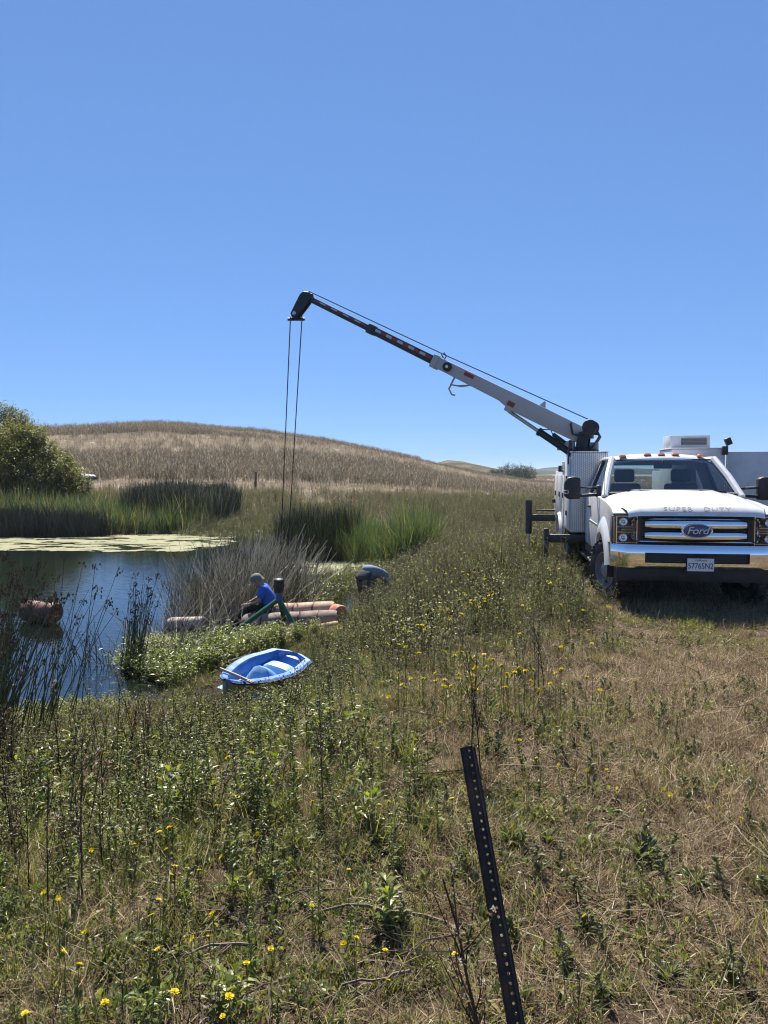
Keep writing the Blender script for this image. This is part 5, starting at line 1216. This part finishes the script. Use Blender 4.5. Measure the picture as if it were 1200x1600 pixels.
# hill cover
HW = [k_hill(U(.7, 1.15), 'hill_weed', 'hill_straw', 20, .022, .5) for _ in range(5)]; HS = [k_hill(U(.15, .35), 'hill_straw', 'hill_straw', 22, .022, .6) for _ in range(5)]
x, y = wedge(60000, 38, 172, .60, 3)
band = vn(x*.16, y*1.0, 17, 92, 4)+.13*np.exp(-((y-68-.12*x)/11)**2)-.03
x1, y1 = keep(x, y, np.clip((band-.47)*8, .05, .85)); scatter('hill_weeds', 'dark brown dry weeds standing in bands across the hillside', 'weeds', HW, x1, y1, RNG.uniform(.5, 1.25, len(x1))*np.where(x1 > .02*y1+4, .7, 1), .1)
x2, y2 = keep(x, y, np.clip((.60-band)*7, .10, .85)); scatter('hill_grass', 'pale dry grass covering the slope of the hill', 'grass', HS, x2, y2, RNG.uniform(.6, 1.3, len(x2)), .1)
x, y = wedge(9000, 170, 420, .5, 3); x, y = keep(x, y, (x > 10)*.7); scatter('field_grass', 'brown dry grass of the flat field beyond the hill foot', 'grass', [k_hill(.6, 'hill_weed', 'hill_straw', 26, .05, 1.4) for _ in range(3)], x, y, RNG.uniform(.7, 1.2, len(x)), .1)

# ---- reeds
def poly_pts(poly, n, seed=0):
    P = np.array(poly); x = RNG.uniform(P[:, 0].min(), P[:, 0].max(), n*4); y = RNG.uniform(P[:, 1].min(), P[:, 1].max(), n*4); ins = np.zeros(len(x), bool)
    for k in range(len(P)):
        a = P[k]; b = P[(k+1) % len(P)]; ins ^= ((a[1] > y) != (b[1] > y)) & (x < a[0]+(y-a[1])*(b[0]-a[0])/((b[1]-a[1]) or 1e-9))
    return x[ins][:n], y[ins][:n]
wz = lambda x, y: np.maximum(terrain(x, y), WATER-.25)
x, y = poly_pts([(-15.6, 34.6), (-9.0, 35.2), (-8.0, 36.0), (-8.4, 38.5), (-15, 39.5), (-22, 40), (-22, 35)], 1100)
scatter('far_cattails', 'tall green cattails lining the far bank of the pond', 'reeds', [k_cattail(U(1.7, 2.5), 16, [M['reed'], M['straw']], .03, .35) for _ in range(5)]+[k_cattail(U(1.4, 2.0), 12, [M['olive'], M['pale_straw']], .028, .5) for _ in range(2)], x, y, RNG.uniform(.4, .95, len(x))*(.7+.5*vn(x, y, 1.6, 7, 2)), .1, wz(x, y))
x, y = poly_pts([(-13.5, 37.5), (-8.2, 36.5), (-7.6, 39), (-9, 41), (-13.5, 41)], 750)
scatter('dark_rushes', 'dense dark grey green rush mound behind the far cattails', 'reeds', [k_tule(2.5, 26, (0, .22), None, [M['tule'], M['tule_dead'], M['sage']], True, .013, .35) for _ in range(4)], x, y, RNG.uniform(.45, .95, len(x))*(.65+.5*vn(x, y, 1.5, 9, 2)), .1, wz(x, y))
x, y = poly_pts([(-17.5, 33.2), (-13.2, 33.6), (-13.0, 34.8), (-18, 35.5), (-20, 34.5)], 420)
scatter('grey_rushes', 'dull grey dead rushes at the far bank below the willow', 'reeds', [k_tule(1.5, 18, (0, .35), None, [M['tule_grey'], M['tule'], M['seed']], False, .012, .35) for _ in range(4)], x, y, RNG.uniform(.6, 1.05, len(x)), .1, wz(x, y))
x, y = poly_pts([(-9.5, 34.2), (-6.0, 32.6), (-3.6, 29.6), (-2.2, 30.6), (-2.4, 36), (-9, 36.6)], 1200)
scatter('marsh_plants', 'bright yellow green marsh plants at the far right corner of the pond', 'marsh plants', [k_bush(U(.5, .8), [M['stalk_pale'], M['marsh'], M['bright'], M['sage']], 130) for _ in range(4)], x, y, RNG.uniform(.5, 1.0, len(x)), .15, wz(x, y))
cat_c = at_z(590, 870, -1.1)
x, y = poly_pts([(-1.6, 24.2), (.4, 22.3), (1.6, 23.2), (2.0, 25.6), (1.2, 27.5), (-.8, 27.2)], 330)
scatter('green_cattails', 'lush green cattail stand arching over the water in mid pond', 'reeds', [k_cattail(U(1.8, 2.5), 20, None, .026, .4) for _ in range(5)]+[k_cattail(U(1.2, 1.8), 14, [M['olive'], M['pale_straw']], .024, .5) for _ in range(2)], x, y, RNG.uniform(.5, .95, len(x))*(.75+.4*vn(x, y, 1.0, 9, 2)), .12, wz(x, y))
x, y = poly_pts([(-3.6, 24.5), (-1.4, 24.0), (-1.0, 25.5), (-1.2, 28), (-3.8, 28)], 300)
scatter('dark_tules', 'dark green upright tules left of the arching cattails', 'reeds', [k_tule(2.3, 20, (0, .15), None, [M['tule'], M['bush'], M['seed']], False, .011, .3) for _ in range(4)], x, y, RNG.uniform(.45, 1.0, len(x))*(.65+.5*vn(x, y, 1.0, 19, 2)), .12, wz(x, y))
# bleached stand in the middle, leaning every way
x, y = poly_pts([(-4.25, 14.6), (-3.6, 14.1), (-2.4, 14.5), (-1.9, 15.4), (-2.1, 18.0), (-3.2, 19.6), (-4.6, 18.4)], 330)
tr = np.stack([RNG.normal(0, .15, len(x)), RNG.normal(.0, .18, len(x)), RNG.normal(0, .55, len(x))], -1)
lean_az = np.where(x > -3.2, 0.0, 2.2)
scatter('bleached_tules', 'bleached dead tules leaning in a tangled stand in mid pond', 'reeds', [k_tule(1.6, 11, (.1, .75), 0.0, [M['tule_dead'], M['tule_grey'], M['seed']], False, .010, .5) for _ in range(4)]+[k_tule(1.5, 11, (.0, .7), 2.8, [M['tule_dead'], M['olive'], M['seed']], False, .008, .5) for _ in range(2)]+[k_tule(1.5, 9, (.0, .4), None, [M['tule_grey'], M['tule'], M['seed']], False, .007, .5) for _ in range(2)], x, y, RNG.uniform(.62, 1.2, len(x)), .2, wz(x, y), turn=tr)
# leafy marsh plants round the boat and floats
x, y = poly_pts([(-4.1, 11.0), (-2.75, 9.7), (-2.3, 10.6), (-1.0, 12.4), (-1.4, 13.1), (-2.7, 13.2), (-4.3, 13.0)], 360); x, y = keep(x, y, clear(x, y)*1.0)
scatter('bank_leaves', 'glossy leafy marsh plants between the boat and the pipe floats', 'marsh plants', [k_smart(U(.30, .5)) for _ in range(5)], x, y, RNG.uniform(.5, 1.0, len(x))*np.interp(y, [10, 11.6, 12.6], [1.1, 1.0, .5]), .2, np.maximum(terrain(x, y), WATER-.08))
x, y = poly_pts([(-2.9, 9.0), (-2.0, 8.4), (-.9, 9.6), (-.7, 11), (-1.0, 12.0), (-1.6, 10.2), (-2.1, 9.0)], 420); x, y = keep(x, y, clear(x, y)*1.0)
scatter('boat_side_weeds', 'green weeds growing against the near side of the blue boat', 'weeds', [k_weed(U(.3, .5), 1.2) for _ in range(4)], x, y, RNG.uniform(.25, .6, len(x)), .2)
x, y = poly_pts([(-.9, 18.2), (.0, 17.5), (.4, 20), (-.2, 21.5), (-1.6, 20.5), (-2.4, 17), (-1.2, 15.2)], 330)
scatter('pond_edge_plants', 'yellow green waterside plants behind the man bent double', 'marsh plants', [k_smart(U(.4, .6)) for _ in range(4)]+[k_bush(.6, [M['stalk_pale'], M['bright'], M['olive'], M['straw']], 90) for _ in range(2)], x, y, RNG.uniform(.6, 1.0, len(x)), .2, np.maximum(terrain(x, y), WATER-.1))
x, y = poly_pts([(-4.6, 8.7), (-3.0, 9.1), (-2.6, 8.2), (-3.4, 7.2), (-5, 7.4)], 220)
scatter('shore_leaves', 'bright leafy weeds along the near shore under the tall rushes', 'weeds', [k_smart(U(.25, .4)) for _ in range(4)]+[k_weed(.35, 1.4) for _ in range(2)], x, y, RNG.uniform(.3, .55, len(x)), .2, np.maximum(terrain(x, y), WATER-.05))

# fallen grey stems over the near right edge of the pond
x, y = poly_pts([(-4.5, 11.2), (-2.8, 10.2), (-2.5, 11.5), (-2.3, 13.4), (-4.2, 14.2)], 60)
scatter('fallen_tules', 'broken grey rush stems fallen over the water near the boat', 'reeds', [k_tule(1.2, 9, (.5, 1.35), None, [M['tule_dead'], M['tule_grey'], M['seed']], False, .008, .35) for _ in range(4)], x, y, RNG.uniform(.6, 1.1, len(x)), .15, wz(x, y))
# ---- single plants one can point to
def put(name, me_m, loc, rz, sc, label, cat, group=None, tilt=(0, 0)):
    me, mats = me_m
    o = link(name, me, mats); o.location = loc; o.rotation_euler = (tilt[0], tilt[1], rz); o.scale = (sc, sc, sc); return tag(o, label, cat, group)
def tule_clump(px, py, n, h, lean, az, label, seeds=True, mats=None, spread=.3, r=.0065, y=None):
    p = drop(px, py) if y is None else Vector((at(px, py, y).x, y, 0)); p.z = max(T(p.x, p.y), WATER-.2)
    c = empty('tule_clump', p, 0, label, 'rush')
    mb = MB(); hd_ = MB()
    for _ in range(n):
        q = spread*math.sqrt(U(0, 1)); a = U(0, 6.28); aa = az+U(-1.2, 1.2); st = curve((q*math.cos(a), q*math.sin(a), -.05), aa, U(*lean), h*U(.6, 1.08), 7, .03, U(0, .35)); stick(mb, st, r, r*.35, 4, 0 if rnd.random() < .8 else 1)
        if seeds and rnd.random() < .6:
            for _ in range(6):
                e = st[-1]+Vector((U(-.04, .04), U(-.04, .04), U(-.07, .02))); stick(hd_, [st[-1]-Vector((0, 0, .01)), e], .0013, .001, 3, 0)
                for _ in range(2): hd_.ball(e+Vector((U(-.008, .008), U(-.008, .008), U(-.01, .01))), (.006, .006, .012), 5, 4, 0)
    o = mb.build('stems', mats or [M['tule'], M['olive']], c); o['kind'] = 'stuff'
    if seeds: o = hd_.build('seed_heads', M['seed'], c); o['kind'] = 'stuff'
    return c
tule_clump(-35, 1130, 70, 1.85, (0, .30), 0.3, 'tall dark green rush clump with brown seed heads at the left edge, near shore', y=7.6)
tule_clump(85, 1130, 16, 1.75, (.02, .32), 0.2, 'rush clump with drooping brown seed heads standing in front of the red float', y=7.9)
tule_clump(-40, 1190, 60, 1.6, (.05, .5), 0.2, 'slanting rush clump lowest on the near shore, some stems bent over', y=6.6)
tule_clump(-60, 1260, 70, 1.5, (.0, .45), 0.3, 'rush clump rising from the bottom of the near shore at the left edge', y=5.4)
tule_clump(30, 1190, 22, 1.55, (.0, .4), 0.2, 'thin rush clump right of the slanting one on the near shore', y=6.7)
tule_clump(205, 1050, 60, 1.55, (0, .16), 0.8, 'narrow dark upright rush clump standing in the pond before the bleached tules', y=10.8, spread=.17)
tule_clump(150, 1050, 26, 1.1, (.05, .5), 2.6, 'sparse leaning rush stems just left of the narrow upright clump', y=11.0, seeds=False, mats=[M['tule'], M['tule_grey']], spread=.35)
tule_clump(270, 1035, 26, 1.2, (.05, .55), 0.5, 'sparse grey rush stems just right of the narrow upright clump', y=11.6, seeds=False, mats=[M['tule_grey'], M['tule']], spread=.4)
# dark dry weeds
DRY = [k_dry(U(.6, .85), 11) for _ in range(5)]
def dry(px, py, h, label, k, y=None, tilt=(0, 0)):
    p = drop(px, py) if y is None else Vector((at(px, py, y).x, y, 0)); p.z = T(p.x, p.y)-.02
    me, mats = DRY[k % 5]; me2 = me; o = link('dry_weed', me2, mats); o.location = p; o.rotation_euler = (tilt[0], tilt[1], px*.7); s = h/.72; o.scale = (s, s, s); return tag(o, label, 'dry weed')
dry(735, 1215, .78, 'tall dark dry weed rising just behind the top of the steel post', 0); dry(752, 1230, .70, 'second dark dry stalk beside the tall weed behind the steel post', 1)
dry(842, 1095, .72, 'dark upright weed clump standing alone in the short grass below the truck', 2); dry(852, 1090, .62, 'shorter stalk in the dark clump alone below the truck', 3); dry(835, 1100, .5, 'low stalk at the front of the dark clump below the truck', 4)
dry(790, 1720, .78, 'dry forked weed with seed heads crossing in front of the steel post', 1, y=1.75); dry(905, 1620, .36, 'low dry weed with round seed heads right of the post foot', 2, y=2.02); dry(640, 1720, .36, 'dry seeding weed left of the post foot at the bottom edge', 0, y=1.7)
dry(505, 1260, .55, 'single thin dark stalk rising in the middle of the green weeds', 3); dry(130, 1420, .62, 'black dry stalk with side twigs at the left among green leaves', 4); dry(75, 1440, .62, 'black dry stalk left of the twiggy one at the left edge', 0)
dry(45, 1400, .55, 'dark stalk at the left edge under the slanting rushes', 2); dry(105, 1340, .62, 'upright dark stalk below the rush clumps at left', 1); dry(160, 1330, .60, 'dark dry stalk right of the upright one below the rushes', 3); dry(20, 1330, .66, 'leftmost dark dry stalk below the rushes', 1)
dry(220, 1760, .55, 'big dry forked weed leaning across the bottom left', 2, y=1.7, tilt=(0, -.25)); dry(60, 1650, .42, 'dry seeding weed in the bottom left corner', 3, y=1.85); dry(310, 1680, .38, 'dry forked weed with dark seed heads at bottom centre left', 4, y=1.8); dry(440, 1690, .30, 'low dry weed at bottom centre with pale seed heads', 0, y=1.8)
# rosettes
def k_rosette(r=.13, n=32, m=None):
    mb = MB()
    for i in range(n): L = r*U(.6, 1.1); leaf6(mb, (U(-.012, .012), U(-.012, .012), .005), dirv(i*2.4+U(-.3, .3), U(.55, 1.35)), L, L*U(.10, .17), 0 if rnd.random() < .8 else 1, U(.1, .4))
    return mb.mesh('leaf_rosette', smooth=False), m or [M['green'], M['sage']]
RO = [k_rosette(), k_rosette(.15, 40, [M['sage'], M['green']]), k_rosette(.12, 28), k_rosette(.13, 36)]
for k, (px, py, s, lb) in enumerate(((858, 1318, .75, 'dark green leaf rosette just right of the steel post'), (1005, 1345, 1.15, 'large grey green leaf rosette in the open dry grass'), (1088, 1385, 1.0, 'dark tufted rosette right of the large grey green one'), (925, 1235, .9, 'dark ragged rosette in shade behind the grey green one'),
        (800, 1315, .8, 'small leafy rosette close beside the steel post'), (1040, 1530, .7, 'small leafy rosette near the lower right corner'), (1180, 1240, .9, 'leafy rosette at the right edge of the dry grass'), (935, 1545, .6, 'small rosette right of the dry seeding weed by the post'), (1010, 1190, .9, 'leafy rosette midway between truck and large grey green rosette'),
        (540, 1345, .7, 'small upright rosette below a yellow flower in the middle'), (840, 1230, .8, 'green rosette just above the right of the post top'), (1130, 1500, .6, 'small dark rosette at the lower right'))):
    p = drop(px, py); put('leaf_rosette', RO[k % 4] if k < 4 else (RO[k % 4][0], None), p-Vector((0, 0, .005)), k*1.3, s, lb, 'plant')
# dead branches on the ground
def branch(a, b, r, label, forks=5):
    a, b = Vector(a), Vector(b); br = empty('dead_branch', a, 0, label, 'branch'); n = 7; pts = []
    for i in range(n+1): p = (b-a)*(i/n)+Vector((U(-.015, .015), U(-.015, .015), .0)); q = a+p; p.z = T(q.x, q.y)-a.z+.035+.03*math.sin(math.pi*i/n)+U(-.006, .006); pts.append(p)
    mb = MB(); r *= 1.25; stick(mb, pts, r, r*.45, 6); mb.build('limb', M['branch'], br)
    for i in range(forks):
        k = U(.15, .9)*n; j = int(k); p = pts[j].lerp(pts[j+1], k-j); d = (b-a).normalized(); mb = MB(); ang = rnd.choice((-1, 1))*U(.4, 1.0); dd = Matrix.Rotation(ang, 3, 'Z') @ d
        q = [p]; 
        for _ in range(4): q.append(q[-1]+(dd+Vector((U(-.15, .15), U(-.15, .15), U(-.10, .12))))*U(.03, .07))
        stick(mb, q, r*.5, r*.18, 5); mb.build('twig', M['branch'], br)
M['branch'] = leafm('dead_branch', (.075, .052, .038), (.12, .085, .065), (.2, .15, .12), 0, .85, .2)
for (x0, y0, x1, y1, r, lb) in ((700, 1460, 480, 1440, .0065, 'long crooked dead branch lying in the middle foreground'), (560, 1400, 400, 1430, .004, 'thin arched dead branch above the long crooked one'), (390, 1500, 250, 1525, .005, 'pale dead branch among the flowers at lower left'), (640, 1535, 500, 1580, .0045, 'dead branch slanting at the bottom middle'),
        (745, 1480, 600, 1530, .0045, 'thin branch running from the post towards the bottom middle'), (470, 1545, 370, 1590, .004, 'short dead branch at the bottom left of the middle'), (400, 1475, 330, 1430, .004, 'short forked branch beside the pale one at lower left')):
    branch(drop(x0, y0), drop(x1, y1), r, lb)

# ---- yellow flowers
def flower_meshes():
    out = []
    for v in range(4):
        mb = MB(); n = 14
        for ring, (L, el, nn) in enumerate(((.0145, .15, 14), (.010, .45, 11), (.006, .8, 7))):
            for i in range(nn):
                a = 6.283*i/nn+ring*.2+U(-.1, .1); e = el+U(-.12, .12); d = Vector((math.cos(a)*math.cos(e), math.sin(a)*math.cos(e), math.sin(e))); s = Vector((-math.sin(a), math.cos(a), 0)); w_ = .0022; LL = L*U(.85, 1.1)
                mb.add([d*.001-s*w_*.5, d*.001+s*w_*.5, d*LL*.8+s*w_, d*LL+s*w_*.5, d*LL-s*w_*.5, d*LL*.8-s*w_], [(0, 1, 2, 3, 4, 5)])
        out.append(mb.mesh('flower_head', smooth=False)); out[-1].materials.append(M['petal'])
    return out
FM = flower_meshes()
SM = []
for v in range(4):
    mb = MB(); st = [Vector((0, 0, 0))]
    for i in range(5): st.append(st[-1]+Vector((U(-.008, .008), U(-.008, .008), .2)))
    off = st[-1].copy(); st = [p-Vector((off.x, off.y, 1))*0 - Vector((off.x*(i/5), off.y*(i/5), 0)) for i, p in enumerate(st)]
    mb.tube(st, [.0022, .002, .0018, .0016, .0015, .0018], 4, False); SM.append(mb)
SMM = []
for mb in SM:
    me = mb.mesh('stem'); me.materials.append(M['olive']); SMM.append(me)
CUPM = MB().lathe([(.002, -.009), (.005, -.006), (.005, 0), (.002, .001)], (0, 0, 0), (0, 0, 1), 7).mesh('flower_cup'); CUPM.materials.append(M['green'])
def flower(px, py, h, label, group, s=1.0, y0=1.2):
    p = drop(px, py, h, y0); fl = empty('yellow_flower', p, U(0, 6.28), label, 'flower', group); v = rnd.randrange(4)
    o = link('stem', SMM[v], None, fl); o.scale = (1, 1, h)
    o2 = link('flower_head', FM[v], None, fl); o2.location = (0, 0, h); s *= U(.7, 1.05); o2.scale = (s, s, s*U(.8, 1.8)); o2.rotation_euler = (U(-.8, .8), U(-.8, .8), 0)
    c = link('flower_cup', CUPM, None, o2)
PICK_L = [(203, 1110), (202, 1118), (213, 1126), (300, 1128), (328, 1128), (340, 1129), (236, 1150), (163, 1177), (356, 1184), (238, 1195), (295, 1198), (293, 1235), (214, 1261), (338, 1261), (371, 1246), (249, 1300), (264, 1296), (142, 1329), (210, 1322), (260, 1329), (273, 1357), (268, 1369), (311, 1362), (345, 1342), (393, 1367), (69, 1398), (91, 1406), (248, 1407), (332, 1428), (237, 1433), (99, 1490), (124, 1509), (133, 1460), (246, 1483), (327, 1465), (300, 1472), (39, 1588), (385, 1506), (273, 1554), (358, 1562), (348, 1590), (164, 1571), (402, 1303), (360, 1328), (423, 1484)]
PICK_M = [(488, 1254), (608, 1254), (545, 1360), (487, 1418), (557, 1468), (537, 1475), (602, 1487), (711, 1491), (606, 1537), (706, 1248), (612, 1114), (650, 1158), (688, 1130), (725, 1112)]
PICK_R = [(812, 1158), (833, 1157), (838, 1185), (873, 1197), (816, 1185), (907, 1163), (919, 1174), (917, 1205), (948, 1204), (964, 1233), (1036, 1233), (1048, 1244), (1158, 1279), (1164, 1263), (1108, 1264), (858, 1401), (913, 1432), (884, 1030), (956, 1003), (1046, 1026), (980, 1036), (814, 1048), (1072, 1070), (1125, 1060)]
ORD = 'first second third fourth fifth sixth seventh eighth ninth tenth eleventh twelfth thirteenth fourteenth fifteenth sixteenth seventeenth eighteenth nineteenth twentieth'.split()
def flower_rows(picks, cuts, words, where, group, h, sz):
    for k, wd in enumerate(words):
        row = sorted(p for p in picks if cuts[k] <= p[1] < cuts[k+1])
        for i, p in enumerate(row):
            flower(*p, U(*h), 'yellow flower %s, %s from the left %s' % (where, ORD[i], wd), group, U(*sz))
flower_rows(PICK_L, (0, 1190, 1320, 1440, 2000), ('nearest the pond', 'in the second row', 'in the third row', 'along the bottom'), 'in the green weeds', 'yellow flowers in the green weeds', (.14, .26), (.85, 1.15))
flower_rows(PICK_M, (0, 1300, 2000), ('of the upper ones', 'of the lower ones'), 'left of the steel post', 'yellow flowers left of the steel post', (.10, .2), (.8, 1.1))
flower_rows(PICK_R, (0, 1100, 1220, 2000), ('of those below the truck', 'of the middle ones', 'of the lowest ones'), 'in the short dry grass', 'yellow flowers in the dry grass', (.05, .12), (.8, 1.1))
for _ in range(120):
    px = rnd.gauss(735, 95); py = 888+300*rnd.random()**1.5
    if px < 590+max(0, (950-py))*.3 or px > 960 or (px < 620 and py < 1000): continue
    flower(px, py, U(.22, .40)+.30*max(0, min(1, (1080-py)/120)), 'tiny yellow flower in the olive weeds between boat and truck', 'yellow flowers on the weedy bank', U(1.0, 1.5), 5.0)

# ---- trees
def tree(base, lobes, label, lm, leafn, ls, group=None, trunk_r=.16, name='willow_tree', ann=.9):
    t = empty(name, base, 0, label, 'tree', group); b = Vector(base); tr = MB(); cr = MB()
    for (c, r, w_) in lobes:
        c = Vector(c); mid = c*.5+Vector((U(-.3, .3), U(-.3, .3), -.1)); stick(tr, [Vector((U(-.15, .15), U(-.15, .15), -.2)), mid*.5+Vector((U(-.1, .1), U(-.1, .1), 0)), mid, c], trunk_r, .02, 6)
        for _ in range(5): stick(tr, [c*U(.5, .8), c+Vector((U(-1, 1), U(-1, 1), U(-.3, 1)))*r*.6], .03, .008, 4)
        for _ in range(int(leafn*w_)):
            while True:
                v = Vector((U(-1, 1), U(-1, 1), U(-1, 1)))
                if .12 < v.length < 1: break
            v = v.normalized()*(v.length**.45)*(1+.55*math.sin(v.x*5+c.x*3)*math.sin(v.y*6+c.z)*math.cos(v.z*5+c.x)); p = c+Vector((v.x*r, v.y*r, v.z*r*ann)); p.z = max(p.z, .15)
            d = (v+Vector((U(-1, 1), U(-1, 1), U(-.6, 1)))).normalized()
            for _ in range(3): leaf(cr, p+Vector((U(-1, 1), U(-1, 1), U(-1, 1)))*ls*.9, d+Vector((U(-.7, .7), U(-.7, .7), U(-.7, .7))), ls*U(.7, 1.4), ls*U(.28, .45), 0)
    for (c, r, w_) in lobes:                      # loose sprigs that break the outline
        c = Vector(c)
        for _ in range(int(26*w_)):
            d = Vector((U(-1, 1), U(-1, 1), U(-.3, 1))).normalized(); p = c+d*r*U(.75, .95); e = p+(d+Vector((U(-.3, .3), U(-.3, .3), U(0, .5))))*r*U(.2, .5); stick(tr, [p, e], .012, .005, 3)
            for _ in range(22): leaf(cr, p.lerp(e, U(0, 1.05))+Vector((U(-1, 1), U(-1, 1), U(-1, 1)))*ls*.7, dirv(U(0, 6.28), U(.2, 1.8)), ls*U(.6, 1.2), ls*U(.22, .4), 0)
    tr.build('trunk', M['bark'], t); o = cr.build('crown', lm, t, smooth=False); o['kind'] = 'stuff'; return t
def gb(px, Y): p = at(px, 740, Y); return Vector((p.x, Y, T(p.x, Y)))
def lob(base, items): return [((at(px, py, base.y+dy)-base), r, w_) for px, py, r, dy, w_ in items]
b = gb(40, 42); tree(b, lob(b, [(75, 745, 1.5, 0, 1), (30, 735, 1.7, -.5, 1.1), (-15, 745, 1.8, 0, 1), (55, 715, 1.1, .5, .6), (100, 755, 1.1, -.3, .7), (10, 710, 1.2, .2, .7), (22, 688, 1.2, .3, .7), (52, 682, .7, .3, .35), (40, 692, .9, .4, .5), (62, 705, .8, .2, .4), (118, 760, .8, -.5, .6), (108, 735, .6, .2, .35), (70, 780, 1.2, -1, .6), (110, 785, .9, -1, .5), (50, 765, 1.3, -1, .7), (90, 722, .7, .2, .3), (0, 770, 1.4, -1, .7)]), 'olive green rounded willow in front, at the far left bank', M['willow'], 1000, .17)
b = gb(12, 47); tree(b, lob(b, [(15, 660, .9, 0, .6), (28, 675, 1.0, 0, .6), (-5, 680, 1.4, 0, .9), (30, 655, .6, 0, .3), (-30, 690, 1.6, 0, .9), (5, 645, .6, 0, .3), (20, 705, 1.4, 0, .8), (-20, 730, 1.8, 0, .9)]), 'taller grey green willow rising behind the rounded one', M['willow_grey'], 800, .17)
b = gb(-70, 40); tree(b, lob(b, [(-50, 735, 1.6, 0, 1), (-90, 715, 1.8, 0, 1), (-60, 690, 1.3, 0, .7)]), 'green willow mostly cut off by the left edge of the picture', M['willow'], 1200, .18)
b = gb(128, 46); tree(b, lob(b, [(104, 745, .7, 0, .5), (88, 735, .9, 0, .5), (112, 765, .7, 0, .5)]), 'small willow bush at the front bumper of the white pickup', M['willow'], 1100, .16)
for k, (px, top, rr, lb) in enumerate(((772, 737, 1.6, 'low leftmost tree of the dark far group'), (785, 732, 2.0, 'second tree from the left in the dark far group'), (799, 727, 2.6, 'tallest dark tree in the middle of the far group'), (813, 730, 2.3, 'dark tree right of the tallest in the far group'), (827, 731, 2.3, 'rightmost dark tree of the far group'), (762, 740, 1.2, 'tiny far bush left of the dark tree group'))):
    b = gb(px, 250+k*3); ht = at(px, top, b.y).z-b.z
    tree(b, [((U(-.8, .8), U(-.8, .8), ht-rr*.85), rr, 1), ((U(-1.6, 1.6), 0, max(1, ht-rr*1.5)), rr*.9, .9), ((U(-2.2, 2.2), -.5, max(.8, ht*.35)), rr*.9, .9)], lb, M['oak'], 260, .5, 'trees beyond the field', .2, 'far_tree', 1.0)

# ---- far hills
def far_hill(x0, x1, Y, prof, depth, name, mat, label):
    mb = MB(); rows = []
    for t in np.linspace(0, 1, 15):
        yy = Y-depth*.5+depth*t; k = math.sin(math.pi*min(1, t*1.0))
        rows.append([(x, yy, -1+(np.interp(x, *prof)+1)*k+(vn(np.array([x]), np.array([yy]), (x1-x0)*.05, 5, 3)[0]-.5)*.05*(np.interp(x, *prof)+1)*k) for x in np.linspace(x0, x1, 60)])
    o = mb.grid(rows).build(name, mat); tag(o, label, 'hill', kind='structure')
def hillmat(name, c1, c2, c3, sc):
    m, t, p, o = nt(name); p.inputs['Roughness'].default_value = 1; p.inputs['Specular IOR Level'].default_value = 0
    t.links.new(ramp(t, noise(t, sc, 6, .65, sc=(1, 1, 3)), [(.40, c1), (.5, c2), (.62, c3)]), p.inputs['Base Color']); return m
def pz(py, Y): return CAMZ+(740-py)/FPX*Y
X4 = lambda px, Y: (px-600)/FPX*Y
far_hill(X4(560, 430), X4(900, 430), 430, ([X4(p, 430) for p in (560, 660, 700, 720, 760, 800, 850, 900)], [pz(q, 430) for q in (745, 728, 719, 721, 730, 738, 742, 746)]), 160, 'far_ridge', hillmat('ridge_scrub', (.06, .055, .04), (.11, .095, .065), (.20, .165, .11), .05), 'low dark scrub covered ridge behind the right foot of the hill')
far_hill(X4(600, 1600), X4(1500, 1600), 1600, ([X4(p, 1600) for p in (600, 760, 790, 820, 835, 850, 862, 880, 950, 1050, 1200, 1500)], [pz(q, 1600) for q in (742, 738, 733, 731, 735, 732, 730, 729, 731, 734, 732, 738)]), 700, 'far_hills', hillmat('wooded_hills', (.02, .03, .018), (.035, .042, .028), (.20, .17, .12), .006), 'distant wooded hills with bare patches along the horizon')

# ---- thin summer haze: closed box round camera and land, sky outside
def haze(d):
    m = bpy.data.materials.new('haze'); m.use_nodes = True; t = m.node_tree; t.nodes.remove(t.nodes['Principled BSDF'])
    v = N(t, 'ShaderNodeVolumePrincipled'); v.inputs['Density'].default_value = d; v.inputs['Color'].default_value = (.80, .90, 1, 1); v.inputs['Anisotropy'].default_value = .2
    t.links.new(v.outputs[0], t.nodes['Material Output'].inputs['Volume'])
    o = MB().bb(-3600, 3600, -70, 4900, -6, 22).build('haze', m, smooth=False); tag(o, 'faint pale haze that softens the far hills', 'haze', kind='stuff')
haze(.0002)
